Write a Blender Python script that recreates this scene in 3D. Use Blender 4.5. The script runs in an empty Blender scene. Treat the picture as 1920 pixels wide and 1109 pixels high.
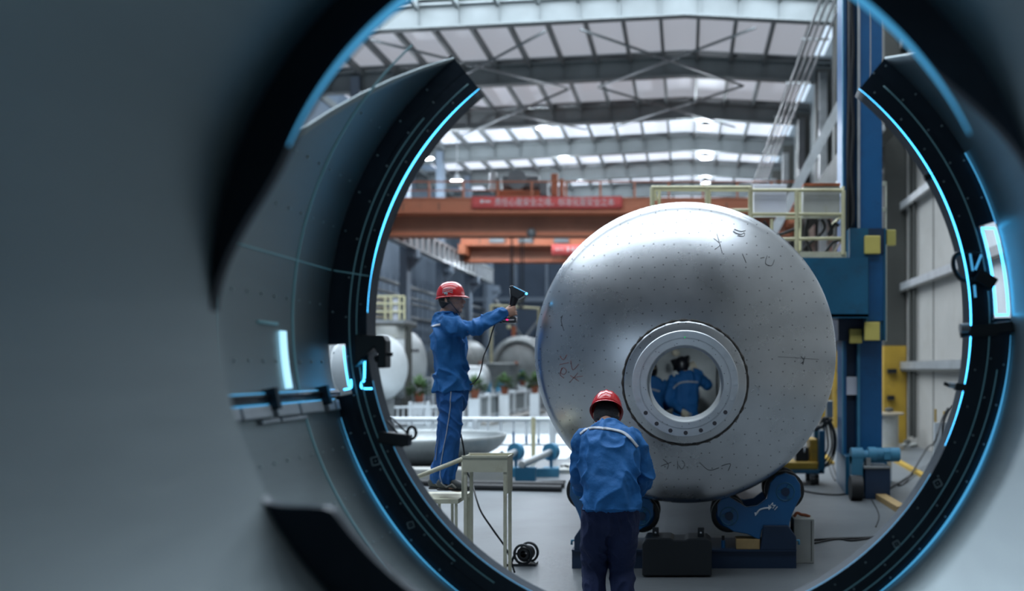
import bpy, bmesh, math, random
from mathutils import Vector, Matrix, noise
from mathutils.bvhtree import BVHTree
random.seed(7)
PI = math.pi
SC = bpy.context.scene
COL = SC.collection

# ------------------------------------------------------------------ camera, world, lights, exposure
# The camera stands inside a narrow steel shell and looks level along +Y down the workshop.
CZ = 1.67
F = 1920.0                       # focal length in pixels of the 1920 wide frame
VX, VY = 1285.0, 693.0           # where the level view axis meets the frame (lens is shifted)
cd = bpy.data.cameras.new('camera'); cam = bpy.data.objects.new('camera', cd); COL.objects.link(cam)
cam.location = (0, 0, CZ); cam.rotation_euler = (PI/2, 0, 0)
cd.sensor_width = 36; cd.lens = 36.0
cd.shift_x = -(VX-960)/1920.0; cd.shift_y = (VY-554.5)/1920.0
cd.clip_start = 0.02; cd.clip_end = 300
cd.dof.use_dof = True; cd.dof.focus_distance = 6.6; cd.dof.aperture_fstop = 1.15
SC.camera = cam

W = bpy.data.worlds.new('world'); SC.world = W; W.use_nodes = True
bg = W.node_tree.nodes['Background']; bg.inputs[0].default_value = (0.62, 0.78, 0.95, 1); bg.inputs[1].default_value = 1.25
SC.view_settings.view_transform = 'Standard'; SC.view_settings.look = 'None'
SC.view_settings.gamma = 1; SC.view_settings.use_curve_mapping = False
SC.view_settings.exposure = 0.0
FILL_STRENGTH = 5.5               # unseen near roof panels, boosted above the visible ones to light the hall
cy = SC.cycles
cy.use_denoising = True; cy.max_bounces = 7; cy.diffuse_bounces = 3; cy.glossy_bounces = 4
cy.transmission_bounces = 4; cy.sample_clamp_indirect = 6; cy.caustics_reflective = False; cy.caustics_refractive = False

def area(name, loc, rot, sx, sy, power, col):
    l = bpy.data.lights.new(name, 'AREA'); l.shape = 'RECTANGLE'; l.size = sx; l.size_y = sy; l.energy = power; l.color = col
    o = bpy.data.objects.new(name, l); o.location = loc; o.rotation_euler = rot; COL.objects.link(o); return o
def point(name, loc, power, col, r=0.1):
    l = bpy.data.lights.new(name, 'POINT'); l.energy = power; l.color = col; l.shadow_soft_size = r
    o = bpy.data.objects.new(name, l); o.location = loc; COL.objects.link(o); return o

def P(px, py, y):
    """frame point at a real distance y -> world point"""
    return Vector(((px-VX)/F*y, y, CZ-(py-VY)/F*y))
def X(px, y): return (px-VX)/F*y
def Z(py, y): return CZ-(py-VY)/F*y

# ------------------------------------------------------------------ materials
MATS = {}
def mat(name, col, rough=0.5, metal=0.0, var=0.0, vscale=4.0, bump=0.0, bscale=30.0, emit=None, estr=0.0, dirt=None, dirtamt=0.0, dscale=2.0, stretch=(1,1,1), coat=0.0, alpha=1.0):
    m = bpy.data.materials.new(name); m.use_nodes = True; MATS[name] = m
    nt = m.node_tree; N = nt.nodes; L = nt.links; b = N['Principled BSDF']
    b.inputs['Roughness'].default_value = rough; b.inputs['Metallic'].default_value = metal
    b.inputs['Base Color'].default_value = (*col, 1)
    if coat: b.inputs['Coat Weight'].default_value = coat; b.inputs['Coat Roughness'].default_value = 0.08
    if emit: b.inputs['Emission Color'].default_value = (*emit, 1); b.inputs['Emission Strength'].default_value = estr
    if alpha < 1: b.inputs['Alpha'].default_value = alpha
    if var or bump or dirt:
        tc = N.new('ShaderNodeTexCoord'); mp = N.new('ShaderNodeMapping'); mp.inputs['Scale'].default_value = stretch
        L.new(tc.outputs['Object'], mp.inputs['Vector'])
    src = None
    if var:
        n = N.new('ShaderNodeTexNoise'); n.inputs['Scale'].default_value = vscale; n.inputs['Detail'].default_value = 5
        L.new(mp.outputs[0], n.inputs['Vector'])
        r = N.new('ShaderNodeValToRGB')
        r.color_ramp.elements[0].position = 0.3; r.color_ramp.elements[1].position = 0.7
        r.color_ramp.elements[0].color = (*[max(0, c*(1-var)) for c in col], 1)
        r.color_ramp.elements[1].color = (*[min(1, c*(1+var)) for c in col], 1)
        L.new(n.outputs['Fac'], r.inputs['Fac']); src = r.outputs['Color']
    if dirt:
        n2 = N.new('ShaderNodeTexNoise'); n2.inputs['Scale'].default_value = dscale; n2.inputs['Detail'].default_value = 8
        n2.inputs['Roughness'].default_value = 0.7
        L.new(mp.outputs[0], n2.inputs['Vector'])
        r2 = N.new('ShaderNodeValToRGB'); r2.color_ramp.elements[0].position = 0.52; r2.color_ramp.elements[1].position = 0.72
        r2.color_ramp.elements[1].color = (dirtamt,)*3+(1,)
        L.new(n2.outputs['Fac'], r2.inputs['Fac'])
        mx = N.new('ShaderNodeMix'); mx.data_type = 'RGBA'
        L.new(r2.outputs['Color'], mx.inputs[0])
        if src: L.new(src, mx.inputs[6])
        else: mx.inputs[6].default_value = (*col, 1)
        mx.inputs[7].default_value = (*dirt, 1); src = mx.outputs[2]
    if src: L.new(src, b.inputs['Base Color'])
    if bump:
        n3 = N.new('ShaderNodeTexNoise'); n3.inputs['Scale'].default_value = bscale; n3.inputs['Detail'].default_value = 4
        L.new(mp.outputs[0], n3.inputs['Vector'])
        bp = N.new('ShaderNodeBump'); bp.inputs['Strength'].default_value = bump; bp.inputs['Distance'].default_value = 0.02
        L.new(n3.outputs['Fac'], bp.inputs['Height']); L.new(bp.outputs[0], b.inputs['Normal'])
    return m
mat('concrete', (0.145,0.16,0.17), 0.42, 0, 0.18, 0.7, 0.12, 12, dirt=(0.075,0.082,0.085), dirtamt=0.5, dscale=0.9)
mat('wall_panel', (0.40,0.385,0.355), 0.6, 0, 0.06, 1.5, dirt=(0.3,0.27,0.23), dirtamt=0.5, dscale=1.2)
mat('wall_grey', (0.17,0.215,0.27), 0.7, 0, 0.12, 0.6)
mat('wall_dark', (0.06,0.088,0.13), 0.75, 0, 0.2, 0.4)
mat('roof_sheet', (0.26,0.28,0.29), 0.7, 0, 0.15, 0.8)
mat('roof_steel', (0.20,0.225,0.23), 0.6, 0.1, 0.12, 1.2)
mat('skylight_fill', (0.8,0.85,0.95), 0.6, 0, 0, emit=(0.80,0.90,1.0), estr=FILL_STRENGTH)
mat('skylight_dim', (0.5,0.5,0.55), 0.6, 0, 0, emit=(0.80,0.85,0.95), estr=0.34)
mat('skylight_mid_fill', (0.8,0.85,0.95), 0.6, 0, 0, emit=(0.80,0.90,1.0), estr=11)  # panels above the frame, glow raised to brighten the hall below
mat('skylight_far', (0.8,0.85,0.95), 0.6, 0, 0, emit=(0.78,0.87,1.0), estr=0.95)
mat('lamp_glow', (1,1,1), 0.5, 0, 0, emit=(0.95,0.97,1.0), estr=14)
mat('dark_column', (0.060,0.062,0.055), 0.6, 0, 0.2, 1.0)
mat('grey_steel', (0.26,0.28,0.29), 0.5, 0.3, 0.15, 2)
mat('galvanised', (0.45,0.47,0.48), 0.4, 0.5, 0.12, 4)
mat('orange_paint', (0.68,0.23,0.12), 0.5, 0, 0.12, 1.0, dirt=(0.22,0.09,0.05), dirtamt=0.4, dscale=1.0)
mat('crane_shade_brown', (0.36,0.17,0.11), 0.6, 0, 0.15, 1.0)  # crane web below the walkway, its shadow put into the colour
mat('banner_red', (0.9,0.15,0.14), 0.6, 0, 0.05, 2)
mat('banner_white', (0.95,0.85,0.85), 0.6)
mat('blue_paint', (0.008,0.105,0.20), 0.4, 0.0, 0.15, 1.5, dirt=(0.02,0.03,0.05), dirtamt=0.5, dscale=2.5, coat=0.2)
mat('blue_bright', (0.004,0.10,0.27), 0.38, 0.0, 0.12, 1.8, dirt=(0.01,0.03,0.08), dirtamt=0.4, dscale=3, coat=0.2)
mat('blue_dark', (0.006,0.025,0.065), 0.5, 0.0, 0.2, 2)
mat('blue_pale', (0.05,0.22,0.36), 0.5, 0.0, 0.15, 3)
mat('yellow_paint', (0.60,0.57,0.36), 0.5, 0, 0.12, 3, dirt=(0.3,0.22,0.1), dirtamt=0.5, dscale=4)
mat('yellow_deep', (0.48,0.30,0.035), 0.5, 0, 0.12, 2, dirt=(0.15,0.1,0.04), dirtamt=0.5, dscale=3)
mat('yellow_square', (0.62,0.53,0.14), 0.5, 0, 0.06, 4)
mat('cream_paint', (0.56,0.55,0.42), 0.5, 0.0, 0.08, 6, dirt=(0.30,0.22,0.12), dirtamt=0.5, dscale=8)
mat('white_paint', (0.75,0.80,0.83), 0.45, 0, 0.05, 4)
mat('floor_pale', (0.27,0.31,0.325), 0.6, 0, 0.08, 1.0)
mat('panel_white', (0.72,0.74,0.84), 0.5, 0, 0.05, 3)
mat('panel_grey', (0.42,0.43,0.41), 0.55, 0, 0.1, 3, dirt=(0.35,0.33,0.2), dirtamt=0.6, dscale=5)
mat('rust', (0.30,0.09,0.04), 0.8, 0, 0.3, 10)
mat('pink_sheet', (0.52,0.26,0.22), 0.6, 0, 0.15, 3)
mat('tan_sheet', (0.42,0.36,0.27), 0.6, 0, 0.15, 3)
mat('tank_white', (0.62,0.66,0.67), 0.42, 0.25, 0.08, 1.5, dirt=(0.35,0.36,0.36), dirtamt=0.4, dscale=2)
mat('tank_grey', (0.40,0.43,0.43), 0.42, 0.4, 0.15, 2.5, dirt=(0.18,0.19,0.19), dirtamt=0.5, dscale=2)
mat('black_rubber', (0.012,0.013,0.015), 0.55, 0, 0.2, 20)
mat('black_plastic', (0.010,0.011,0.016), 0.35)
mat('black_metal', (0.020,0.024,0.028), 0.4, 0.4)
mat('silver', (0.65,0.66,0.68), 0.25, 0.9)
mat('red_light', (0.8,0.02,0.2), 0.4, 0, emit=(1,0.02,0.25), estr=1.2)
mat('green_mark', (0.02,0.5,0.12), 0.5, 0, emit=(0.02,0.6,0.15), estr=0.5)
mat('helmet_red', (0.62,0.012,0.018), 0.18, 0, 0, coat=0.6)
mat('cloth_blue', (0.008,0.125,0.37), 0.75, 0, 0.10, 5, 0.35, 22)
mat('cloth_trouser', (0.006,0.095,0.32), 0.75, 0, 0.10, 5, 0.35, 22)
mat('cloth_navy', (0.008,0.018,0.07), 0.85, 0, 0.10, 5, 0.25, 60)
mat('stripe', (0.42,0.46,0.52), 0.5, 0.0, 0.05, 20)
mat('skin', (0.50,0.28,0.20), 0.55, 0, 0.06, 20)
mat('hair', (0.02,0.02,0.022), 0.6, 0, 0.3, 60, 0.5, 120)
mat('glove', (0.62,0.58,0.47), 0.8, 0, 0.15, 20, 0.3, 60)
mat('shoe_grey', (0.07,0.075,0.075), 0.6, 0, 0.2, 15)
mat('shoe_light', (0.42,0.40,0.36), 0.6)
mat('terracotta', (0.42,0.13,0.07), 0.7)
mat('leaf', (0.08,0.16,0.055), 0.5, 0, 0.4, 6)
mat('wood', (0.42,0.29,0.13), 0.7, 0, 0.2, 6, stretch=(1,6,1))
mat('ring_dark', (0.016,0.028,0.042), 0.42, 0.5, 0.3, 3, 0.1, 30)
mat('shell_steel', (0.30,0.36,0.38), 0.42, 0.75, 0.12, 2.2, 0.05, 20, stretch=(1,0.15,1), dirt=(0.12,0.14,0.15), dirtamt=0.35, dscale=1.5)
mat('led_blue', (0.1,0.5,0.9), 0.4, 0, emit=(0.06,0.50,1.0), estr=5)
mat('led_soft', (0.1,0.5,0.9), 0.4, 0, emit=(0.07,0.36,0.66), estr=0.9)
mat('led_white', (0.8,0.9,1), 0.4, 0, emit=(0.40,0.78,1.0), estr=1.2)
mat('line_teal', (0.34,0.56,0.62), 0.5, 0, emit=(0.10,0.30,0.38), estr=0.12)  # graphic overlay lines, a faint glow added to lift them
mat('marker', (0.45,0.58,0.62), 0.5, 0)
mat('pad_white', (0.5,0.56,0.62), 0.5, 0, 0.1, 10)
mat('machined', (0.62,0.65,0.68), 0.36, 0.75, 0.06, 12, stretch=(1,1,1))
mat('weld', (0.10,0.09,0.08), 0.7, 0.3, 0.4, 40, 0.4, 80)
mat('ink_red', (0.25,0.06,0.05), 0.7)
mat('ink_dark', (0.05,0.05,0.06), 0.7)
mat('grey_box', (0.34,0.35,0.33), 0.6, 0, 0.1, 4)

_b = MATS['machined'].node_tree.nodes['Principled BSDF']; _b.inputs['Anisotropic'].default_value = 0.75
_t = MATS['machined'].node_tree.nodes.new('ShaderNodeTangent'); _t.direction_type = 'RADIAL'; _t.axis = 'Y'; MATS['machined'].node_tree.links.new(_t.outputs[0], _b.inputs['Tangent'])
def head_steel():
    m = bpy.data.materials.new('head_steel'); m.use_nodes = True; MATS['head_steel'] = m
    nt = m.node_tree; N = nt.nodes; L = nt.links; b = N['Principled BSDF']
    tc = N.new('ShaderNodeTexCoord')
    n = N.new('ShaderNodeTexNoise'); n.inputs['Scale'].default_value = 1.6; n.inputs['Detail'].default_value = 9; n.inputs['Roughness'].default_value = 0.62
    L.new(tc.outputs['Object'], n.inputs['Vector'])
    r = N.new('ShaderNodeValToRGB'); r.color_ramp.elements[0].position = 0.30; r.color_ramp.elements[1].position = 0.72
    r.color_ramp.elements[0].color = (0.56,0.58,0.60,1); r.color_ramp.elements[1].color = (0.74,0.76,0.79,1)
    L.new(n.outputs['Fac'], r.inputs['Fac'])
    # dotted tracking marks on a loose grid
    sx = N.new('ShaderNodeSeparateXYZ'); L.new(tc.outputs['Object'], sx.inputs[0])
    cb = N.new('ShaderNodeCombineXYZ'); L.new(sx.outputs[0], cb.inputs[0]); L.new(sx.outputs[2], cb.inputs[1])
    v = N.new('ShaderNodeTexVoronoi'); v.voronoi_dimensions = '2D'; v.inputs['Scale'].default_value = 10.5; v.inputs['Randomness'].default_value = 0.45
    L.new(cb.outputs[0], v.inputs['Vector'])
    lt = N.new('ShaderNodeMath'); lt.operation = 'LESS_THAN'; lt.inputs[1].default_value = 0.058
    L.new(v.outputs['Distance'], lt.inputs[0])
    mu = N.new('ShaderNodeMath'); mu.operation = 'MULTIPLY'; mu.inputs[1].default_value = 0.75; L.new(lt.outputs[0], mu.inputs[0])
    mx = N.new('ShaderNodeMix'); mx.data_type = 'RGBA'; L.new(mu.outputs[0], mx.inputs[0]); L.new(r.outputs[0], mx.inputs[6])
    mx.inputs[7].default_value = (0.07,0.07,0.08,1); L.new(mx.outputs[2], b.inputs['Base Color'])
    b.inputs['Metallic'].default_value = 0.95
    rr = N.new('ShaderNodeMapRange'); rr.inputs['To Min'].default_value = 0.22; rr.inputs['To Max'].default_value = 0.34
    L.new(n.outputs['Fac'], rr.inputs['Value']); L.new(rr.outputs[0], b.inputs['Roughness'])
head_steel()

# ------------------------------------------------------------------ mesh helpers
class MB:
    def __init__(s): s.v = []; s.f = []; s.mi = []; s.mats = []; s.cur = 0; s.sm = []; s.smooth = False
    def use(s, name):
        if name not in s.mats: s.mats.append(name)
        s.cur = s.mats.index(name); return s
    def add(s, vs, fs, smooth=None):
        o = len(s.v); s.v += [Vector(v) for v in vs]
        for f in fs: s.f.append([i+o for i in f]); s.mi.append(s.cur); s.sm.append(s.smooth if smooth is None else smooth)
    def box(s, x0, x1, y0, y1, z0, z1):
        s.add([(x0,y0,z0),(x1,y0,z0),(x1,y1,z0),(x0,y1,z0),(x0,y0,z1),(x1,y0,z1),(x1,y1,z1),(x0,y1,z1)],
              [(0,3,2,1),(4,5,6,7),(0,1,5,4),(1,2,6,5),(2,3,7,6),(3,0,4,7)], False); return s
    def obox(s, a, b, w, h, up=(0,0,1)):
        """a bar of section w x h from a to b"""
        a = Vector(a); b = Vector(b); t = (b-a).normalized(); up = Vector(up)
        if abs(t.dot(up)) > 0.98: up = Vector((0,1,0))
        sd = t.cross(up).normalized(); u = sd.cross(t).normalized(); vs = []
        for p in (a, b):
            for i, j in ((-1,-1),(1,-1),(1,1),(-1,1)): vs.append(p+sd*(w/2*i)+u*(h/2*j))
        s.add(vs, [(3,2,1,0),(4,5,6,7),(0,1,5,4),(1,2,6,5),(2,3,7,6),(3,0,4,7)], False); return s
    def cyl(s, a, b, r0, r1=None, n=16, caps=True):
        a = Vector(a); b = Vector(b); r1 = r0 if r1 is None else r1; t = (b-a).normalized()
        u = Vector((0,0,1)) if abs(t.z) < 0.9 else Vector((1,0,0)); sd = t.cross(u).normalized(); u = sd.cross(t)
        vs = []
        for p, r in ((a, r0), (b, r1)):
            for k in range(n): q = 2*PI*k/n; vs.append(p+sd*(r*math.cos(q))+u*(r*math.sin(q)))
        s.add(vs, [(k, (k+1)%n, n+(k+1)%n, n+k) for k in range(n)], True)
        if caps: 
            s.add(vs[:n], [tuple(reversed(range(n)))], False); s.add(vs[n:], [tuple(range(n))], False)
        return s
    def tube(s, pts, r, n=8, closed=False):
        pts = [Vector(p) for p in pts]; m = len(pts); vs = []; prev = None
        for i, p in enumerate(pts):
            a = pts[i-1] if (i or closed) else p; b = pts[(i+1) % m] if (i < m-1 or closed) else p
            t = (b-a).normalized()
            if prev is None:
                prev = t.cross(Vector((0,0,1)));
                if prev.length < 0.1: prev = t.cross(Vector((1,0,0)))
            prev = (prev-t*prev.dot(t)).normalized(); u = t.cross(prev)
            rr = r[i] if isinstance(r, (list, tuple)) else r
            for k in range(n): q = 2*PI*k/n; vs.append(p+prev*(rr*math.cos(q))+u*(rr*math.sin(q)))
        fs = []
        for i in range(m if closed else m-1):
            j = (i+1) % m
            for k in range(n): fs.append((i*n+k, i*n+(k+1)%n, j*n+(k+1)%n, j*n+k))
        if not closed: fs += [tuple(reversed(range(n))), tuple((m-1)*n+k for k in range(n))]
        s.add(vs, fs, True); return s
    def rings(s, prof, o, axis=(0,0,1), n=96):
        """turned part with crisp edges"""
        for a, b in zip(prof, prof[1:]): s.lathe([a, b], o, axis, n)
        return s
    def lathe(s, prof, o, axis=(0,0,1), n=32, caps=False, smooth=True):
        """prof: (radius, distance along axis)"""
        o = Vector(o); t = Vector(axis).normalized(); u = Vector((0,0,1)) if abs(t.z) < 0.9 else Vector((1,0,0))
        sd = t.cross(u).normalized(); u = sd.cross(t); vs = []
        for r, h in prof:
            for k in range(n): q = 2*PI*k/n; vs.append(o+t*h+sd*(r*math.cos(q))+u*(r*math.sin(q)))
        fs = []
        for i in range(len(prof)-1):
            for k in range(n): fs.append((i*n+k, i*n+(k+1)%n, (i+1)*n+(k+1)%n, (i+1)*n+k))
        if caps: fs += [tuple(reversed(range(n))), tuple((len(prof)-1)*n+k for k in range(n))]
        s.add(vs, fs, smooth); return s
    def ball(s, c, r, n=12, m=8, axes=None):
        c = Vector(c); rx, ry, rz = (r, r, r) if not isinstance(r, (tuple, list)) else r
        ax = axes or (Vector((1,0,0)), Vector((0,1,0)), Vector((0,0,1))); vs = []
        for i in range(1, m):
            th = PI*i/m
            for k in range(n):
                q = 2*PI*k/n; vs.append(c+ax[0]*(rx*math.sin(th)*math.cos(q))+ax[1]*(ry*math.sin(th)*math.sin(q))+ax[2]*(rz*math.cos(th)))
        vs += [c+ax[2]*rz, c-ax[2]*rz]; T = len(vs)-2; fs = []
        for i in range(m-2):
            for k in range(n): fs.append((i*n+k, (i+1)*n+k, (i+1)*n+(k+1)%n, i*n+(k+1)%n))
        for k in range(n): fs.append((T, k, (k+1)%n)); fs.append((T+1, (m-2)*n+(k+1)%n, (m-2)*n+k))
        s.add(vs, fs, True); return s
    def prism(s, poly, y0, y1):
        """outline in x,z given thickness along y"""
        n = len(poly); vs = [(x, y0, z) for x, z in poly]+[(x, y1, z) for x, z in poly]
        s.add(vs, [tuple(range(n)), tuple(reversed(range(n, 2*n)))]+[(k, n+k, n+(k+1)%n, (k+1)%n) for k in range(n)], False); return s
    def loft(s, pts, rad, side, n=18, sub=4, cap=True):
        """closed limb: pts centres, rad (half width along side, half depth), smooth in between"""
        pts = [Vector(p) for p in pts]; side = Vector(side)
        rad = [(r, r) if not isinstance(r, (tuple, list)) else r for r in rad]
        def cr(a, b, c, d, t): return 0.5*((2*b)+(-a+c)*t+(2*a-5*b+4*c-d)*t*t+(-a+3*b-3*c+d)*t*t*t)
        P_, R_ = [], []; m = len(pts)
        for i in range(m-1):
            a, b, c, d = pts[max(i-1,0)], pts[i], pts[i+1], pts[min(i+2,m-1)]
            ra, rb, rc, rd = rad[max(i-1,0)], rad[i], rad[i+1], rad[min(i+2,m-1)]
            for k in range(sub):
                t = k/sub; P_.append(cr(a,b,c,d,t)); R_.append((max(0.002,cr(ra[0],rb[0],rc[0],rd[0],t)), max(0.002,cr(ra[1],rb[1],rc[1],rd[1],t))))
        P_.append(pts[-1]); R_.append(rad[-1])
        T = [(P_[min(i+1,len(P_)-1)]-P_[max(i-1,0)]).normalized() for i in range(len(P_))]
        if cap:
            r0 = min(R_[0]); r1 = min(R_[-1]); t0, t1 = T[0], T[-1]; q0, q1 = P_[0], P_[-1]; R0, R1 = R_[0], R_[-1]
            for a in (0.5, 0.85): 
                k = math.sqrt(1-a*a); P_.insert(0, q0-t0*(r0*a*0.8)); R_.insert(0, (R0[0]*k, R0[1]*k)); T.insert(0, t0)
                P_.append(q1+t1*(r1*a*0.8)); R_.append((R1[0]*k, R1[1]*k)); T.append(t1)
        vs = []
        for p, r, t in zip(P_, R_, T):
            sd = (side-t*side.dot(t)); sd = sd.normalized() if sd.length > 1e-4 else Vector((1,0,0)); fr = t.cross(sd)
            for k in range(n): q = 2*PI*k/n; vs.append(p+sd*(r[0]*math.cos(q))+fr*(r[1]*math.sin(q)))
        fs = []
        for i in range(len(P_)-1):
            for k in range(n): fs.append((i*n+k, i*n+(k+1)%n, (i+1)*n+(k+1)%n, (i+1)*n+k))
        fs += [tuple(reversed(range(n))), tuple((len(P_)-1)*n+k for k in range(n))]
        s.add(vs, fs, True); return s
    def mesh(s, name):
        me = bpy.data.meshes.new(name); me.from_pydata([tuple(v) for v in s.v], [], s.f); 
        for m in s.mats: me.materials.append(MATS[m])
        me.polygons.foreach_set('material_index', s.mi); me.polygons.foreach_set('use_smooth', s.sm)
        me.update(); 
        bm = bmesh.new(); bm.from_mesh(me); bmesh.ops.recalc_face_normals(bm, faces=bm.faces); bm.to_mesh(me); bm.free()
        return me
    def build(s, name, parent=None, mat=None, bevel=0.0):
        if mat and not s.mats: s.mats.append(mat)
        me = s.mesh(name)
        o = bpy.data.objects.new(name, me); COL.objects.link(o)
        if bevel:
            b = o.modifiers.new('bevel', 'BEVEL'); b.width = bevel; b.segments = 2; b.limit_method = 'ANGLE'; b.harden_normals = False
        if parent: setp(o, parent)
        return o
def mb(m): x = MB(); x.use(m); return x
def setp(o, parent):
    o.parent = parent
    t = parent.location.copy(); q = parent
    while q.parent: q = q.parent; t = q.location.copy()
    if parent.type == 'EMPTY': o.matrix_parent_inverse = Matrix.Translation(-parent.location)
def tag(o, label=None, cat=None, group=None, kind=None):
    if label: o['label'] = label
    if cat: o['category'] = cat
    if group: o['group'] = group
    if kind: o['kind'] = kind
    return o
def thing(name, loc, label, cat, group=None, kind=None):
    o = bpy.data.objects.new(name, None); o.empty_display_size = 0.1; o.location = loc; COL.objects.link(o)
    return tag(o, label, cat, group, kind)
def struct(o): o['kind'] = 'structure'; return o
def dup(root, loc, label=None, rz=None):
    r = root.copy(); COL.objects.link(r); r.location = loc
    if rz is not None: r.rotation_euler.z = rz
    if label: r['label'] = label
    for ch in list(root.children):
        c = ch.copy(); COL.objects.link(c); c.parent = r; c.matrix_parent_inverse = ch.matrix_parent_inverse.copy()
        for g in ch.children:
            d = g.copy(); COL.objects.link(d); d.parent = c; d.matrix_parent_inverse = g.matrix_parent_inverse.copy()
    return r
def arc_shell(m, cx, cz, r0, r1, y0, y1, a0, a1, n=96, ny=1):
    """part of a pipe wall (angles in degrees, may depend on y)"""
    fa0 = a0 if callable(a0) else (lambda y: a0); fa1 = a1 if callable(a1) else (lambda y: a1)
    full = (not callable(a0)) and (not callable(a1)) and abs(a1-a0) >= 359.9
    vs = []
    for j in range(ny+1):
        y = y0+(y1-y0)*j/ny
        for r in (r0, r1):
            for k in range(n+1):
                q = math.radians(fa0(y)+(fa1(y)-fa0(y))*k/n); vs.append((cx+r*math.cos(q), y, cz+r*math.sin(q)))
    S = n+1; fs = []
    for j in range(ny):
        a = j*2*S; b = (j+1)*2*S
        for k in range(n):
            fs.append((a+k, a+k+1, b+k+1, b+k)); fs.append((a+S+k, b+S+k, b+S+k+1, a+S+k+1))
        if not full:
            fs.append((a, b, b+S, a+S)); fs.append((a+n, a+S+n, b+S+n, b+n))
    e = ny*2*S
    m.add(vs, fs, True)
    fs = []
    for k in range(n):
        fs.append((k, S+k, S+k+1, k+1)); fs.append((e+k, e+k+1, e+S+k+1, e+S+k))
    m.add(vs, fs, False)
    return m
def arcpts(cx, cz, r, y, a0, a1, n=64):
    return [(cx+r*math.cos(math.radians(a0+(a1-a0)*k/n)), y, cz+r*math.sin(math.radians(a0+(a1-a0)*k/n))) for k in range(n+1)]
def spline(pts, sub=8):
    pts = [Vector(p) for p in pts]; out = []; m = len(pts)
    for i in range(m-1):
        a, b, c, d = pts[max(i-1,0)], pts[i], pts[i+1], pts[min(i+2,m-1)]
        for k in range(sub):
            t = k/sub; out.append(0.5*((2*b)+(-a+c)*t+(2*a-5*b+4*c-d)*t*t+(-a+3*b-3*c+d)*t*t*t))
    out.append(pts[-1]); return out
def evalmesh(o, name):
    dg = bpy.context.evaluated_depsgraph_get(); dg.update()
    me = bpy.data.meshes.new_from_object(o.evaluated_get(dg)); me.name = name; return me
def text_obj(s, size, name, matname, loc, rot, parent=None, align='CENTER', squash=1.0, extrude=0.004):
    cu = bpy.data.curves.new(name, 'FONT'); cu.body = s; cu.size = size; cu.extrude = extrude; cu.align_x = align; cu.align_y = 'CENTER'; cu.resolution_u = 2
    t = bpy.data.objects.new('tmp', cu); COL.objects.link(t); me = evalmesh(t, name); bpy.data.objects.remove(t)
    me.materials.clear(); me.materials.append(MATS[matname])
    me.transform(Matrix.Translation(Vector(loc)) @ rot @ Matrix.Diagonal((squash,1,1,1)))
    o = bpy.data.objects.new(name, me); COL.objects.link(o)
    if parent: setp(o, parent)
    return o
UPR = Matrix.Rotation(PI/2, 4, 'X')       # text facing the camera (towards -y)
# ------------------------------------------------------------------ the hall
XL, XR, Y0, Y1 = -14.0, 5.0, -14.0, 66.0
def zroof(x): return 12.55-0.05*abs(x-0.0)
struct(mb('concrete').box(XL-0.2, XR+0.2, Y0, Y1, -0.2, 0).build('floor'))
struct(mb('wall_dark').box(XL, XR, Y1, Y1+0.2, 0, 13).build('wall_back'))
struct(mb('wall_dark').box(XL, XR, Y0-0.2, Y0, 5.2, 13).box(0.5, XR, Y0-0.2, Y0, 0, 5.2).build('light_shaping_wall'))  # unseen wall, its opening shaped to steer light and reflections
m = mb('wall_grey'); m.box(XL-0.2, XL, Y0, Y1, 0, 13)
for y in range(10, 66, 1): m.box(XL, XL+0.05, y, y+0.25, 0.0, 6.2)
struct(m.build('wall_left'))
m = mb('wall_panel'); m.box(XR, XR+0.2, Y0, 23.6, 0, 13)
m.use('roof_steel').box(XR, XR+0.2, 23.6, Y1, 0, 13); m.use('wall_panel')
for y in (2.0, 6.0, 9.0, 12.0, 15.2, 17.9, 20.6): m.use('dark_column').box(XR-0.012, XR, y, y+0.035, 0, 12.4)
struct(m.build('wall_right'))
for i, (z, h) in enumerate(((1.76, 0.16), (3.53, 0.16), (5.35, 0.16), (7.15, 0.16), (9.0, 0.16))):
    m = mb('galvanised'); m.box(XR-0.16, XR-0.01, Y0, 23.1, z-h/2, z+h/2); m.use('dark_column').box(XR-0.16, XR-0.15, Y0, 23.1, z-h/2-0.05, z-h/2)  # dark strip below each girt paints in its shadow
    struct(m.build('trim_%d' % (i+1)))
# roof sheets with open strips for the translucent panels
rafters = [5.3+6*k for k in range(-3, 10)]
m = mb('roof_sheet')
def roofslab(m, ya, yb):
    for xa, xb in ((XL, 0.0), (0.0, XR)):
        m.add([(xa,ya,zroof(xa)),(xb,ya,zroof(xb)),(xb,yb,zroof(xb)),(xa,yb,zroof(xa)),(xa,ya,zroof(xa)+0.1),(xb,ya,zroof(xb)+0.1),(xb,yb,zroof(xb)+0.1),(xa,yb,zroof(xa)+0.1)],
              [(0,3,2,1),(4,5,6,7),(0,1,5,4),(1,2,6,5),(2,3,7,6),(3,0,4,7)], False)
prev = Y0
for r in rafters:
    if r < -1 or r+5.8 > Y1: continue  # no panels behind the camera, leaving that roof dark in the tank's reflection
    roofslab(m, prev, r+2.4); prev = r+5.75
roofslab(m, prev, Y1)
struct(m.build('ceiling'))
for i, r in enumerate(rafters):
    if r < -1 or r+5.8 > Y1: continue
    sk = 'skylight_fill' if r < 9 else 'skylight_mid_fill' if r+5.8 < 29.5 else 'skylight_dim' if r < 40 else 'skylight_far'; m = MB()  # panels out of view glow far stronger than those in view
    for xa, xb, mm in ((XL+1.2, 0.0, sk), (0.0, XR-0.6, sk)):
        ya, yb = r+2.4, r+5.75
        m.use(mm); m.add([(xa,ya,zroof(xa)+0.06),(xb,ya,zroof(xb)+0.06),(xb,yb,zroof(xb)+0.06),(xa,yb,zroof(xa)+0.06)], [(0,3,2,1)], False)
    struct(m.build('window_%d' % (i+1)))
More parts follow.
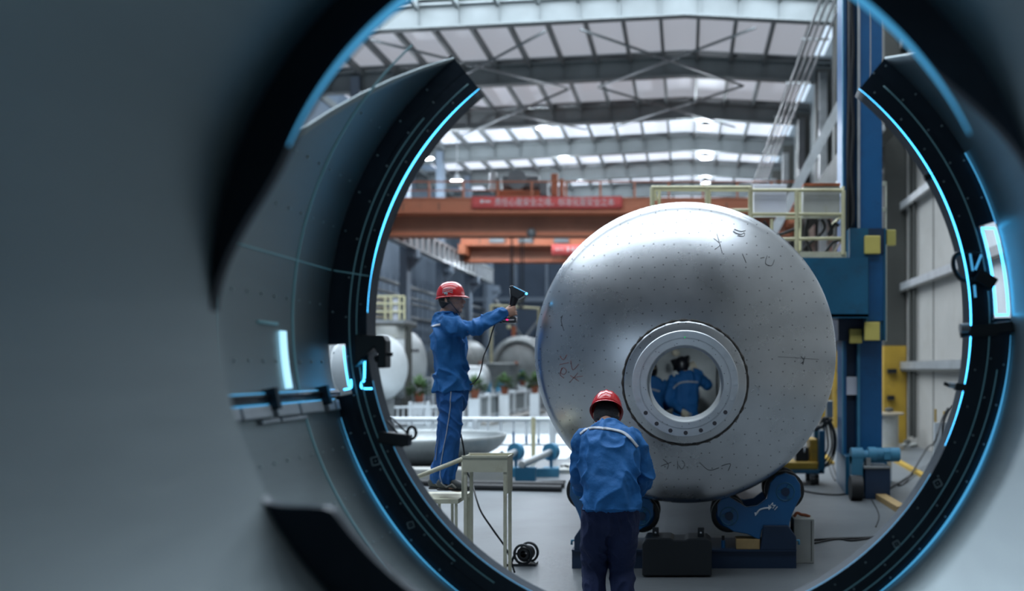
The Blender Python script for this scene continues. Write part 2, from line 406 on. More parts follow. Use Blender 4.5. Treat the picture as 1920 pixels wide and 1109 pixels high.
# rafters and purlins
for r in rafters:
    m = mb('roof_steel')
    for xa, xb in ((XL, 0.0), (0.0, XR)):
        for (da, db, w) in ((-0.72, -0.14, 0.03), (-0.78, -0.72, 0.17), (-0.14, -0.08, 0.17)):
            m.add([(xa,r-w,zroof(xa)+da),(xb,r-w,zroof(xb)+da),(xb,r+w,zroof(xb)+da),(xa,r+w,zroof(xa)+da),(xa,r-w,zroof(xa)+db),(xb,r-w,zroof(xb)+db),(xb,r+w,zroof(xb)+db),(xa,r+w,zroof(xa)+db)],
              [(0,3,2,1),(4,5,6,7),(0,1,5,4),(1,2,6,5),(2,3,7,6),(3,0,4,7)], False)
    x = XL+0.6
    while x < XR:
        m.box(x, x+0.03, r-0.15, r-0.03, zroof(x)-0.72, zroof(x)-0.14); x += 1.15
    struct(m.build('roof_rafter'))
m = mb('roof_steel'); x = XL+0.6
while x < XR:
    m.box(x-0.05, x+0.05, Y0, Y1, zroof(x)-0.26, zroof(x)-0.02); x += 1.15
struct(m.build('roof_purlins'))
# brace crosses under the roof
for r in (29.3, 35.3):
    for xa in (-9, -3):
        struct(mb('grey_steel').tube([(xa,r,zroof(xa)-1.0),(xa+5,r+6,zroof(xa+5)-1.0)], 0.04, 6).tube([(xa+5,r,zroof(xa+5)-1.0),(xa,r+6,zroof(xa)-1.0)], 0.04, 6).build('roof_brace'))
# columns on both sides
for r in rafters:
    if r > 10:
        m = mb('wall_grey'); m.box(-11.45, -11.15, r-0.3, r+0.3, 0, zroof(-11)-0.3); m.box(-11.15, -10.75, r-0.25, r+0.25, 6.15, 6.5)
        m.add([(-11.15,r-0.1,6.2),(-11.15,r+0.1,6.2),(-10.6,r+0.1,6.2),(-10.6,r-0.1,6.2),(-11.15,r-0.1,5.6),(-11.15,r+0.1,5.6)], [(0,1,2,3),(4,5,1,0),(0,3,4),(1,5,2),(4,3,2,5)], False)
        struct(m.build('hall_column'))
    if r > 20:
        x0 = 4.49 if r < 25 or r > 31 else 4.25
        m = mb('dark_column'); m.box(x0, XR-0.02, r-0.2, r+0.3, 2.2, zroof(5)-0.3); m.use('yellow_deep').box(x0-0.01, XR-0.02, r-0.22, r+0.3, 0, 2.2)
        m.use('black_metal').box(x0+0.05, x0+0.25, r-0.36, r-0.22, 1.58, 1.68); m.box(x0+0.05, x0+0.2, r-0.36, r-0.22, 0.98, 1.08)
        struct(m.build('hall_column'))
    if r > 24:
        struct(mb('galvanised').box(4.2, 4.45, r-3.2, r-3.0, 5.2, 11).build('wall_post'))
# ribbed sheets on the far part of the right wall
m = MB(); k = 0
y = 25.0
while y < 40:
    m.use('pink_sheet' if (k % 5) in (0, 2) else 'tan_sheet'); m.box(XR-0.15, XR, y, y+0.30, 2.9, 8.2); 
    m.use('dark_column'); m.box(XR-0.06, XR, y+0.30, y+0.45, 2.9, 8.2); y += 0.45; k += 1
struct(m.build('wall_cladding'))
struct(mb('galvanised').box(XL+0.05, XL+0.12, 34, 44, 7.2, 8.9).build('trim_6'))
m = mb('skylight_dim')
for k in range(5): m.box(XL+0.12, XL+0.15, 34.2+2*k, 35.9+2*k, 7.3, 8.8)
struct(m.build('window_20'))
# far wall dressing: pipe rails and crossed braces
m = mb('wall_grey'); m.box(XL, XR, Y1-0.3, Y1, 6.0, 6.3); m.box(XL, XR, Y1-0.3, Y1, 9.3, 9.5)
for x in range(-13, 5, 2): m.box(x, x+0.18, Y1-0.25, Y1, 0, 12)
struct(m.build('trim_7'))
struct(mb('grey_steel').tube([(-11.2,59.3,6.0),(-8.5,65.5,1.0)], 0.07).tube([(-11.2,59.3,1.0),(-8.5,65.5,6.0)], 0.07).build('wall_brace'))
# pipes along the left wall
m = mb('grey_steel')
for z, r in ((5.2, 0.09), (4.75, 0.06), (4.5, 0.06), (3.9, 0.08)): m.cyl((-11.9,20,z),(-11.9,64,z), r, n=8)
struct(m.build('wall_pipes'))

# left runway girder with its ribs
m = mb('wall_grey'); m.box(-11.0, -10.96, 14, 57.8, 6.55, 7.25); m.use('galvanised').box(-11.15, -10.80, 14, 57.8, 7.25, 7.31); m.box(-11.15, -10.80, 14, 57.8, 6.50, 6.55)
y = 14.5
m.use('galvanised')
while y < 57.8: m.box(-10.96, -10.80, y, y+0.32, 6.55, 7.25); y += 0.95
m.use('grey_steel').box(-11.02, -10.94, 14, 57.8, 7.31, 7.42)
struct(m.build('crane_runway'))
m = mb('dark_column'); m.box(3.95, 4.3, 14, 60, 6.5, 7.3); struct(m.build('crane_runway'))
# conduits below the roof on the right
m = mb('galvanised')
for k in range(4): m.cyl((3.05+k*0.16, 18, 10.0+0.0*k), (3.05+k*0.16, 60, 10.0), 0.035, n=6)
for y in range(18, 60, 4): m.box(2.95, 3.65, y, y+0.06, 10.04, 10.1)
struct(m.build('ceiling_conduits'))
m = mb('galvanised'); m.obox(P(1592,165,24), P(1448,440,24), 0.28, 0.2); struct(m.build('diagonal_brace'))
m = mb('galvanised'); m.obox(P(1655,240,20), P(1560,360,27), 0.1, 0.1); struct(m.build('diagonal_brace'))

# ------------------------------------------------------------------ high bay lamps
def lamp(p, lab):
    t = thing('high_bay_lamp', p, lab, 'lamp', 'high bay lamps below the roof'); z = zroof(p.x)+0.03
    mb('galvanised').cyl(p+Vector((0,0,0.28)),(p.x,p.y,z), 0.02, n=6).build('hanging_rod', t)
    m = mb('galvanised'); m.lathe([(0.06,0.30),(0.10,0.26),(0.14,0.16),(0.27,0.03),(0.29,0.0)], p, n=20); m.build('lamp_shade', t)
    m = mb('lamp_glow'); m.lathe([(0.0,0.0),(0.14,-0.01),(0.27,0.02)], p, n=20); m.build('lamp_glass', t)
    point('lamp_light', p-Vector((0,0,0.25)), 480, (0.80,0.90,1.0), 0.2)
lamps = [(1019,241,42.5,'high bay lamp highest on the left, below the bright roof strip'),
 (1323,240,42.0,'high bay lamp highest on the right below the roof'),
 (1057,293,48.0,'high bay lamp on the left in the second row below the roof'),
 (1323,297,48.2,'high bay lamp on the right in the second row below the roof'),
 (857,340,45.0,'high bay lamp hanging above the left end of the orange crane'),
 (1088,340,54.5,'high bay lamp in the third row above the long red banner'),
 (1323,342,54.5,'high bay lamp lowest on the right, above the cream railing'),
 (799,297,40.0,'high bay lamp farthest left beside the glowing rim'),
 (1011,492,55.0,'small high bay lamp hanging low behind the crane hoist')]
for px, py, y, lab in lamps: lamp(P(px, py, y), lab)

struct(mb('white_paint').box(XR-0.04, XR-0.005, 14.2, 17.0, 1.9, 5.2).build('trim_8'))  # white panel added behind the right ring slot so it shows bright
# ------------------------------------------------------------------ bridge cranes
def crane(yc, x0, x1, dz, lab, railing=True):
    t = thing('bridge_crane', (0, yc, 6.5+dz), lab, 'crane')
    m = mb('crane_shade_brown'); m.box(x0, x1, yc, yc+0.5, 6.62+dz, 7.55+dz); m.use('orange_paint').box(x0, x1, yc-0.15, yc+0.65, 6.48+dz, 6.62+dz); m.box(x0, x1, yc-0.1, yc+0.6, 7.55+dz, 7.62+dz)
    x = x0+0.5
    while x < x1: m.use('crane_shade_brown').box(x, x+0.03, yc-0.03, yc, 6.62+dz, 7.25+dz); x += 1.3
    m.build('box_girder', t)
    m = mb('orange_paint'); m.box(x0, x1, yc-0.80, yc-0.72, 7.28+dz, 7.72+dz); m.box(x0, x1, yc-0.86, yc-0.05, 7.20+dz, 7.28+dz); m.box(x0, x1, yc-0.84, yc-0.70, 7.68+dz, 7.74+dz)
    x = x0+0.9
    while x < x1: m.use('crane_shade_brown').box(x, x+0.05, yc-0.83, yc-0.80, 7.3+dz, 7.55+dz); x += 1.27
    m.build('walkway', t)
    for xe in (x0+0.02, x1-0.3): mb('orange_paint').box(xe, xe+0.3, yc-1.4, yc+2.6, 6.75+dz, 7.2+dz).build('end_carriage', t)
    if railing:
        m = mb('orange_paint')
        m.cyl((x0,yc-0.8,8.31+dz),(x1,yc-0.8,8.31+dz), 0.03, n=6); m.cyl((x0,yc-0.8,8.0+dz),(x0+5.2,yc-0.8,8.0+dz), 0.02, n=6)
        x = x0+0.6
        while x < x1: m.use('orange_paint').box(x, x+0.07, yc-0.83, yc-0.77, 7.7+dz, 8.33+dz); x += 1.21
        m.build('railing', t)
    return t
CY = 37.0
t = crane(CY, -10.9, 3.9, 0, 'near orange bridge crane spanning the hall, with walkway and long red banner')
# trolley
ty = CY+0.2
m = mb('orange_paint'); m.box(-6.75, -5.25, ty-0.3, ty+0.9, 7.62, 8.12); m.box(-4.85,-4.62, ty-0.2, ty+0.0, 7.62, 8.75); m.box(-4.55,-4.4, ty-0.2, ty+0.0, 7.62, 8.55)
m.build('trolley_frame', t)
m = mb('grey_steel'); m.cyl((-6.6,ty,8.42),(-5.3,ty,8.42), 0.28, n=18); m.box(-6.9,-6.7,ty-.2,ty+.3,7.9,8.6); m.box(-5.25,-5.0,ty-.2,ty+.3,7.9,8.5); m.cyl((-6.05,ty-.4,8.5),(-6.05,ty-.1,8.5),0.36,n=18)
m.build('hoist_drum', t)
mb('tank_white').cyl((-6.92,ty-0.3,8.1),(-6.92,ty-0.3,8.75), 0.14, n=14).build('motor', t)
m = mb('black_metal')
for px in (955, 959, 974, 979): m.cyl((X(px,CY),CY+0.3,Z(545,CY)), (X(px,CY),CY+0.3,7.6), 0.022, n=5)
m.build('hoist_rope', t)
m = mb('dark_column'); m.box(-6.35,-5.85,CY+0.1,CY+0.5,Z(560,CY),Z(545,CY)); m.cyl((-6.1,CY+.1,Z(556,CY)),(-6.1,CY+.5,Z(556,CY)),0.25,n=12); m.tube([(-6.1,CY+.3,Z(560,CY)),(-6.1,CY+.3,Z(572,CY)),(-6.0,CY+.3,Z(577,CY)),(-5.88,CY+.3,Z(571,CY))],0.05,6)
m.build('hook_block', t)
m = mb('grey_steel'); m.ball((X(998,CY),CY-.2,Z(438,CY)), 0.17); m.tube([(X(998,CY),CY-.2,Z(443,CY)),(X(998,CY),CY-.2,Z(450,CY)),(X(1001,CY),CY-.2,Z(453,CY))],0.035,6); m.cyl((X(998,CY),CY-.2,Z(436,CY)),(X(998,CY),CY-.2,6.5),0.02,n=5)
m.build('side_hook', t)
t2 = crane(50.0, -10.8, 3.9, 0.42, 'far orange bridge crane seen below the first one', False)
for x in (-9.4,-8.0,-6.3): mb('grey_steel').box(x,x+0.7,49.1,49.2,7.75,7.98).build('fitting', t2)
# banners
BY = CY-0.92
def banner(x0, x1, z0, z1, y, lab):
    t = thing('safety_banner', ((x0+x1)/2, y, z0), lab, 'banner')
    m = mb('banner_red'); n = 40; vs = []; 
    for i in range(n+1):
        x = x0+(x1-x0)*i/n
        for z, s in ((z0,0),(z1,1)): vs += [(x, y+0.02*math.sin(i*0.9+s), z+0.012*math.sin(i*0.35+s))]
    m.add(vs, [(2*i,2*i+2,2*i+3,2*i+1) for i in range(n)], True)
    o = m.build('cloth', t); sm = o.modifiers.new('thick','SOLIDIFY'); sm.thickness = 0.01
    return t
x0, x1 = X(884,BY), X(1167,BY); zt, zb = Z(369,BY), Z(391,BY)
t = banner(x0, x1, zb, zt, BY, 'long red banner with white writing along the near crane walkway')
text_obj('责任心是安全之魂，标准化是安全之本', 0.30, 'lettering', 'banner_white', ((X(928,BY)+X(1152,BY))/2, BY-0.04, (zt+zb)/2-0.01), UPR, t, squash=0.83)
for o in [c for c in t.children if c.name.startswith('lettering')]:
    w = o.dimensions.x if o.dimensions.x > 0 else 1
m = mb('banner_white'); m.box(X(901,BY),X(907,BY),BY-0.045,BY-0.035,Z(381,BY),Z(375,BY)); m.box(X(909,BY),X(920,BY),BY-0.045,BY-0.035,Z(380,BY),Z(376.5,BY)); m.build('emblem', t)
B2 = 49.05
t = banner(X(1034,B2), X(1180,B2), Z(479,B2), Z(459,B2), B2, 'red banner with white writing on the far crane, half hidden by the tank')
m = mb('banner_white')
for px, w, h in ((1044,3.2,3.6),(1049.5,5,1.6),(1055,3,2.2),(1065.5,4.2,6.5),(1074.5,4.6,6.5),(1083,4.4,6.5),(1092,4.4,6.5)):
    m.box(X(px-w/2,B2),X(px+w/2,B2),B2-0.05,B2-0.03,Z(468+h/2,B2),Z(468-h/2,B2)); m.build('faded_mark', t); m = mb('banner_white')

# ------------------------------------------------------------------ far open shell with the end ring (the round opening)
BX, BZ, YR = -0.0666, 1.860, 4.26
R_IN, R_MID, R_SH = 1.250, 1.352, 1.420
def bp(a, r, y): return Vector((BX+r*math.cos(math.radians(a)), y, BZ+r*math.sin(math.radians(a))))
def topL(y): return 129.0+(160.0-129.0)*min(1.0, max(0.0, (YR-y)/0.9))
def topR(y): return 51.0-(51.0-38.0)*min(1.0, max(0.0, (YR-y)/0.9))
shell = thing('open_steel_shell', (BX, 3.3, BZ-R_SH), 'large open grey steel shell ending in the round dark rim that frames the view', 'tank shell')
m = mb('shell_steel'); arc_shell(m, BX, BZ, R_SH, R_SH+0.008, 2.26, YR, lambda y: topL(y), lambda y: 360+topR(y), 140, 14)
m.build('shell_plate', shell)
# dark end ring: inner band all the way, outer band with the two light slots left open
m = mb('ring_dark'); arc_shell(m, BX, BZ, R_IN, R_MID, YR, YR+0.06, 129, 411, 140, 1)
for a0, a1 in ((129, 183.5), (192.5, 360+1.0), (360+17.5, 411)): arc_shell(m, BX, BZ, R_MID-0.002, R_SH+0.02, YR, YR+0.06, a0, a1, 80, 1)
m.build('end_ring', shell)
m = mb('ring_dark'); arc_shell(m, BX, BZ, R_IN-0.006, R_IN+0.0, YR-0.05, YR+0.075, 129, 411, 140, 1); m.build('ring_lip', shell)
m = mb('led_blue')
m.tube(arcpts(BX, BZ, R_IN-0.010, YR-0.052, 129, 178, 60), [0.0008+0.0028*math.sin(PI*min(1,(k/60)*1.15)) for k in range(61)], 6)
m.build('light_strip', shell); m = mb('led_blue'); m.tube(arcpts(BX, BZ, R_IN-0.010, YR-0.052, 51, -24, 60), [0.0008+0.0024*math.sin(PI*(k/60)) for k in range(61)], 6)
m.build('light_strip', shell)
m = mb('led_soft'); m.tube(arcpts(BX, BZ, R_IN-0.010, YR-0.052, 191, 330, 90), 0.0012, 5)
m.build('faint_light_strip', shell); m = mb('led_soft'); m.tube(arcpts(BX, BZ, R_SH-0.006, YR-0.02, -2, -58, 60), [0.001+0.005*math.sin(PI*(k/60)) for k in range(61)], 6)
m.build('faint_light_strip', shell); m = mb('led_soft'); m.tube(arcpts(BX, BZ, R_SH-0.006, YR-0.02, 17, 30, 20), 0.003, 6)
m.build('faint_light_strip', shell); m = mb('led_soft'); m.tube(arcpts(BX, BZ, R_SH-0.006, YR-0.02, 196, 236, 40), [0.001+0.003*math.sin(PI*(k/40)) for k in range(41)], 6)
m.build('faint_light_strip', shell)
# glowing outlines of the two slots
mb('led_blue').tube(arcpts(BX, BZ, R_MID+0.004, YR-0.008, 1.5, 17, 24)+arcpts(BX, BZ, R_SH-0.012, YR-0.008, 17, 1.5, 24)[1:], 0.0045, 6, closed=True).build('slot_light', shell)
mb('led_blue').tube(arcpts(BX, BZ, R_MID+0.004, YR-0.008, 184, 191, 14)+[P(655,722,YR-0.01),P(657,729,YR-0.01),P(648,731,YR-0.01)], 0.003, 6).build('slot_light', shell)
mb('led_blue').tube(spline([P(685,640,YR),P(684,672,YR),P(683,712,YR),P(679,716,YR),P(679,728,YR),P(700,729,YR)],6), 0.0045, 6).build('slot_light', shell)
mb('led_blue').tube(spline([P(658,712,YR),P(658,727,YR),P(645,731,YR)],5), 0.0045, 6).build('slot_light', shell)
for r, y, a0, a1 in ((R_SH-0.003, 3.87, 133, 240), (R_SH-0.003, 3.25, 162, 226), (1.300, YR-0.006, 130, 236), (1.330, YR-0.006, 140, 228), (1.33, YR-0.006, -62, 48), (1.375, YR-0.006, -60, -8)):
    mb('line_teal').tube(arcpts(BX, BZ, r, y, a0, a1, 70), 0.0040 if y < 4 else 0.0026, 5).build('overlay_line', shell)  # overlay arcs laid on the steel as faintly glowing lines
mb('line_teal').tube([bp(171, R_SH-0.003, 3.22), bp(171, R_SH-0.003, YR-0.02)], 0.003, 5).build('overlay_line', shell)
mb('line_teal').tube([bp(171, R_SH-0.01, YR-0.012), bp(171, R_IN+0.01, YR-0.012)], 0.003, 5).build('overlay_line', shell)
mb('line_teal').tube([bp(171, R_SH-0.003, 3.25), bp(178, R_SH-0.003, 3.25)], 0.003, 5).build('overlay_line', shell)
mb('line_teal').tube([bp(181, R_SH-0.004, 3.55), bp(181, R_SH-0.004, 3.72)], 0.006, 5).build('overlay_line', shell)
m = mb('led_white'); arc_shell(m, BX, BZ, R_SH-0.012, R_SH-0.002, 3.74, 3.785, 182.0, 190.6, 16, 1); m.build('white_light_bar', shell)
m = mb('marker')
for a in (146, 156, 164, 177, 186.5, 201, 209, 217):
    for k in range(9):
        y = 3.35+k*0.115
        if y < YR-0.03 and a > topL(y)+2: m.cyl(bp(a, R_SH-0.006, y), bp(a, R_SH, y), 0.0045, n=6)
for a in list(range(134, 232, 7))+list(range(-58, 0, 7))+list(range(20, 50, 7)):
    for r in (1.285, 1.345, 1.40): m.cyl(bp(a+((r*40)%3), r, YR-0.006), bp(a+((r*40)%3), r, YR), 0.004, n=6)
o = m.build('tracking_mark', shell); o['kind'] = 'stuff'
# square targets stuck on the ring
def target(px, py, s, rot):
    m = mb('marker'); c = P(px, py, YR-0.008); u = Vector((math.cos(rot),0,math.sin(rot))); v = Vector((-math.sin(rot),0,math.cos(rot)))
    for a, b in ((u, v), (-u, v), (v, u), (-v, u)): m.obox(c+a*s-b*s, c+a*s+b*s, s*0.35, 0.004, up=(0,1,0))
    m.cyl(c-Vector((0,.002,0)), c+Vector((0,.002,0)), s*0.22, n=8)
    m.build('square_target', shell)
target(704, 865, 0.016, 0.25); target(770, 985, 0.012, 0.3); target(1758, 907, 0.014, 0.5); target(1681, 1021, 0.012, 0.5)
# lengthwise backing rail on the left with its white tiles
m = mb('ring_dark'); a = 191.7
for da, r in ((0.0, 0.010), (0.55, 0.007)): m.tube([bp(a+da, R_SH-0.012, 2.6), bp(a+da, R_SH-0.012, YR)], r, 6)
for y in (3.55, 4.06): m.obox(bp(a-1.1, R_SH-0.02, y), bp(a+2.0, R_SH-0.02, y), 0.05, 0.03, up=(0,1,0))
m.build('backing_rail', shell)
m = mb('led_soft'); m.tube([bp(a-0.55, R_SH-0.008, 2.9), bp(a-0.55, R_SH-0.008, YR-0.02)], 0.0022, 5); m.tube([bp(a+1.1, R_SH-0.012, 3.0), bp(a+1.1, R_SH-0.012, YR-0.06)], 0.0026, 5); m.build('rail_light', shell)
m = mb('pad_white')
for y0, y1 in ((2.75,3.0),(3.03,3.28),(3.30,3.53),(3.58,3.78),(3.80,4.03),(4.09,4.16),(4.18,4.22)): arc_shell(m, BX, BZ, R_SH-0.022, R_SH-0.001, y0, y1, a+1.3, a+3.0, 6, 1)
for y0, y1 in ((3.62,3.86),(3.45,3.60)): arc_shell(m, BX, BZ, R_SH-0.014, R_SH-0.001, y0, y1, a+3.1, a+3.8, 5, 1)
m.build('white_tile', shell, bevel=0.006)
# fixtures clamped to the ring
y = YR-0.04
t = thing('ring_clamp', P(705,640,y), 'black C-shaped clamp gripping the left edge of the ring', 'clamp')
m = mb('black_metal'); m.prism([(p.x,p.z) for p in [P(a,b,y) for a,b in ((668,628),(722,629),(727,640),(727,690),(711,691),(711,664),(705,652),(690,666),(668,690))]], y-0.03, y+0.05); m.build('clamp_body', t, bevel=0.006)
mb('black_metal').cyl(P(722,664,y), P(736,665,y), 0.008).build('screw', t); mb('black_metal').cyl(P(704,675,y), P(712,672,y), 0.014).build('screw', t)
t = thing('toggle_clamp', P(742,825,y), 'black toggle clamp with looped lever on the lower left of the ring', 'clamp')
m = mb('black_metal'); m.obox(P(712,820,y), P(770,826,y), 0.055, 0.05); m.obox(P(735,830,y), P(765,828,y), 0.05, 0.035); m.cyl(P(757,826,y)-Vector((0,.03,0)), P(757,826,y)+Vector((0,.03,0)), 0.027); m.build('clamp_body', t, bevel=0.006)
m = mb('black_metal'); m.tube([P(732,782,y),P(763,812,y)], 0.004, 6); m.tube([P(726,790,y),P(750,818,y)], 0.004, 6); c = P(772,812,y)
m.tube([c+Vector((0.018*math.cos(q*PI/6),0,0.026*math.sin(q*PI/6))) for q in range(12)], 0.007, 6, closed=True); m.build('lever', t)
t = thing('bent_handle', P(1812,500,y), 'black bent rod handle on the right edge of the ring', 'handle')
m = mb('black_metal'); m.tube(spline([P(1840,478,y),P(1812,474,y),P(1791,479,y),P(1788,500,y),P(1798,520,y),P(1815,526,y),P(1846,520,y)],6), 0.010, 8); m.obox(P(1830,515,y), P(1862,535,y), 0.06, 0.05); m.build('rod', t)
for a, b in (((1819,476),(1824,508)),((1840,478),(1829,506)),((1827,535),(1829,558))): mb('led_soft').cyl(P(*a,y-0.05), P(*b,y-0.05), 0.0045, n=8).build('glass_tube', t)
t = thing('locking_bar', P(1840,617,y), 'dark locking bar with grey tip across the right side of the ring', 'clamp')
m = mb('black_metal'); m.obox(P(1815,622,y), P(1898,612,y), 0.04, 0.045); m.obox(P(1820,630,y), P(1870,627,y), 0.04, 0.015); m.build('bar', t, bevel=0.004)
mb('grey_steel').cyl(P(1800,617,y), P(1817,616,y), 0.022, n=12).build('tip', t); m = mb('black_metal'); m.cyl(P(1801,629,y), P(1818,626,y), 0.012); m.build('screw', t)
t = thing('tension_screw', P(1790,722,y), 'steel tension screw with dark end on the right edge of the ring', 'clamp')
mb('black_metal').cyl(P(1770,719,y), P(1782,724,y), 0.008, n=8).build('screw_tip', t); m = mb('silver'); m.cyl(P(1778,722,y), P(1792,724,y), 0.012, n=10); m.build('nut', t); mb('black_metal').obox(P(1790,725,y), P(1812,728,y), 0.035, 0.03).build('bracket', t)
t = thing('bolt_stud', P(1740,330,y), 'short dark bolt stud on the upper right edge of the ring', 'bolt')
mb('black_metal').cyl(P(1733,334,y), P(1752,327,y), 0.014, n=10).build('stud', t); mb('black_metal').cyl(P(1737,332,y), P(1742,330,y), 0.024, n=6).build('nut', t)
# support saddle of the open shell
t = thing('shell_saddle', (BX, 3.3, 0), 'blue saddle support under the open shell', 'support')
m = mb('blue_dark'); pts = [(BX-0.9,0.0),(BX+0.9,0.0)]+[(BX+1.43*math.cos(math.radians(q)), BZ+1.442*math.sin(math.radians(q))) for q in range(-52,-129,-4)]
m.prism(pts, 3.2, 3.4); m.build('saddle_plate', t)

# ------------------------------------------------------------------ near narrow shell the camera stands in
AX, AZ, YA = -0.1146, 1.822, 2.20
t = thing('near_steel_shell', (AX, 1.0, AZ-0.926), 'nearest grey steel shell around the camera, out of focus, with dark inner rim', 'tank shell')
m = mb('shell_steel'); arc_shell(m, AX, AZ, 0.906, 0.926, -0.6, YA+0.04, 0, 360, 120, 6); m.build('shell_plate', t)
m = mb('ring_dark'); 
def taper(a0, a1, rin, n=90):
    vs = []
    for k in range(n+1):
        f = k/n; w = min(1.0, f/0.16, (1-f)/0.16); w = w*w*(3-2*w); a = math.radians(a0+(a1-a0)*f); ri = 0.909-(0.909-rin)*w-0.001
        for y in (YA, YA+0.035):
            for r in (ri, 0.909): vs.append((AX+r*math.cos(a), y, AZ+r*math.sin(a)))
    fs = []
    for k in range(n):
        o = 4*k; fs += [(o,o+1,o+5,o+4),(o+2,o+6,o+7,o+3),(o,o+4,o+6,o+2),(o+1,o+3,o+7,o+5)]
    m.add(vs, fs, False)
taper(14, 184, 0.812); taper(208, 256, 0.79, 40)
m.build('rim_ring', t)
m = mb('led_soft'); m.tube(arcpts(AX, AZ, 0.806, YA-0.004, 26, 156, 90), [0.002+0.0105*math.sin(PI*(k/90)) for k in range(91)], 8); m.build('light_strip', t)
u = thing('shell_stand', (AX, 1.2, 0), 'blue stand carrying the nearest shell', 'support')
m = mb('blue_dark'); pts = [(AX-0.6,0.0),(AX+0.6,0.0)]+[(AX+0.926*math.cos(math.radians(q)), AZ+0.928*math.sin(math.radians(q))) for q in range(-50,-131,-5)]
m.prism(pts, 1.1, 1.3); m.build('stand_plate', u)

# ------------------------------------------------------------------ the big tank with dished head
TZ, TR, TY = 1.81, 1.264, 8.60
CR, KR = 2.30, 0.16                 # crown and knuckle radius
sk = (TR-KR)/(CR-KR); ck = math.sqrt(1-sk*sk); apex = CR-(CR-KR)*ck
def headh(r):
    r = min(r, TR)
    if r <= CR*sk: return apex-CR+math.sqrt(CR*CR-r*r)
    d = r-(TR-KR); return math.sqrt(max(0, KR*KR-d*d))
tank = thing('steel_tank', (0, TY+3, TZ-TR), 'huge polished steel tank with dished end and round manhole, lying on blue rollers', 'tank')
NZ = 1.560                          # manhole centre height
NR = 0.29
m = mb('head_steel'); n = 144; rows = [0,0.03,0.06,0.1,0.16,0.23,0.3,0.38,0.46,0.54,0.62,0.7,0.77,0.83,0.865,0.89,0.91,0.925,0.94,0.953,0.965,0.975,0.985,0.992,0.997,1.0]
vs = []
for t_ in rows:
    R = NR+(TR-NR)*t_; cz = NZ+(TZ-NZ)*t_
    for k in range(n):
        q = 2*PI*k/n; x = R*math.cos(q); z = cz+R*math.sin(q); vs.append((x, TY-headh(math.hypot(x, z-TZ)), z))
for k in range(n): q = 2*PI*k/n; vs.append((TR*math.cos(q), TY+0.05, TZ+TR*math.sin(q)))
m.add(vs, [(i*n+k, i*n+(k+1)%n, (i+1)*n+(k+1)%n, (i+1)*n+k) for i in range(len(rows)) for k in range(n)], True)
m.build('dished_head', tank)
m = mb('head_steel'); m.lathe([(TR-0.004,0.03),(TR+0.006,0.035),(TR+0.006,0.06),(TR,0.07),(TR,7.5),(TR-0.02,7.5),(TR-0.02,0.05)], (0,TY,TZ), (0,1,0), 128, smooth=True)
m.build('tank_shell', tank)
m = mb('tank_grey'); m.lathe([(0.001,0.5),(0.5,0.45),(0.9,0.32),(1.15,0.15),(TR-0.01,0.0)], (0,TY+7.45,TZ), (0,1,0), 64); m.build('rear_head', tank)
def fh(x, z): return TY-headh(math.hypot(x, z-TZ))
# reinforcing pad with its weld, neck and bolted flange
m = mb('head_steel'); n = 96; vs = []
for r, dy in ((NR,0.018),(0.48,0.018),(0.492,0.012),(0.497,-0.002)):
    for k in range(n): q = 2*PI*k/n; x = r*math.cos(q); z = NZ+r*math.sin(q); vs.append((x, fh(x,z)-dy, z))
m.add(vs, [(i*n+k, i*n+(k+1)%n, (i+1)*n+(k+1)%n, (i+1)*n+k) for i in range(3) for k in range(n)], True); m.build('reinforcing_pad', tank)
m = mb('weld'); pts = [(0.502*math.cos(2*PI*k/120), fh(0.502*math.cos(2*PI*k/120), NZ+0.502*math.sin(2*PI*k/120))-0.006, NZ+0.502*math.sin(2*PI*k/120)) for k in range(120)]
m.tube(pts, [0.008+0.003*math.sin(k*1.7)+0.002*math.sin(k*4.1) for k in range(120)], 6, closed=True); m.build('pad_weld', tank)
FY = 7.84                           # flange face
m = mb('machined')
m.rings([(NR,0.75),(NR,0.10),(0.292,0.006),(0.298,0.0),(0.342,0.0),(0.345,0.004),(0.350,0.004),(0.353,0.0),(0.404,0.0),(0.410,0.006),(0.410,0.07),(0.400,0.075),(0.335,0.085),(0.330,0.25)], (0,FY,NZ), (0,1,0), 120)
m.build('manhole_flange', tank)
for k in range(20):
    q = 2*PI*(k+0.5)/20-0.15; c = Vector((0.377*math.cos(q), FY, NZ+0.377*math.sin(q))); up = math.sin(q) > -0.35
    m = mb('machined' if up else 'ink_dark'); m.cyl(c-Vector((0,0.003,0)), c+Vector((0,0.002,0)), 0.0165, n=14); m.build('bolt_hole', tank)
m = mb('green_mark'); m.cyl((-0.004,FY-0.004,NZ+0.355),(-0.004,FY,NZ+0.355),0.006,n=8); m.build('laser_dot', tank)
m = mb('ink_dark')
for k in range(26): q = 2*PI*k/26+0.1*math.sin(k*3.0); r = 0.325+0.02*math.sin(k*5.3); c = Vector((r*math.cos(q), FY, NZ+r*math.sin(q))); m.cyl(c-Vector((0,0.001,0)), c+Vector((0,0.0005,0)), 0.0035, n=6)
m.build('flange_mark', tank)
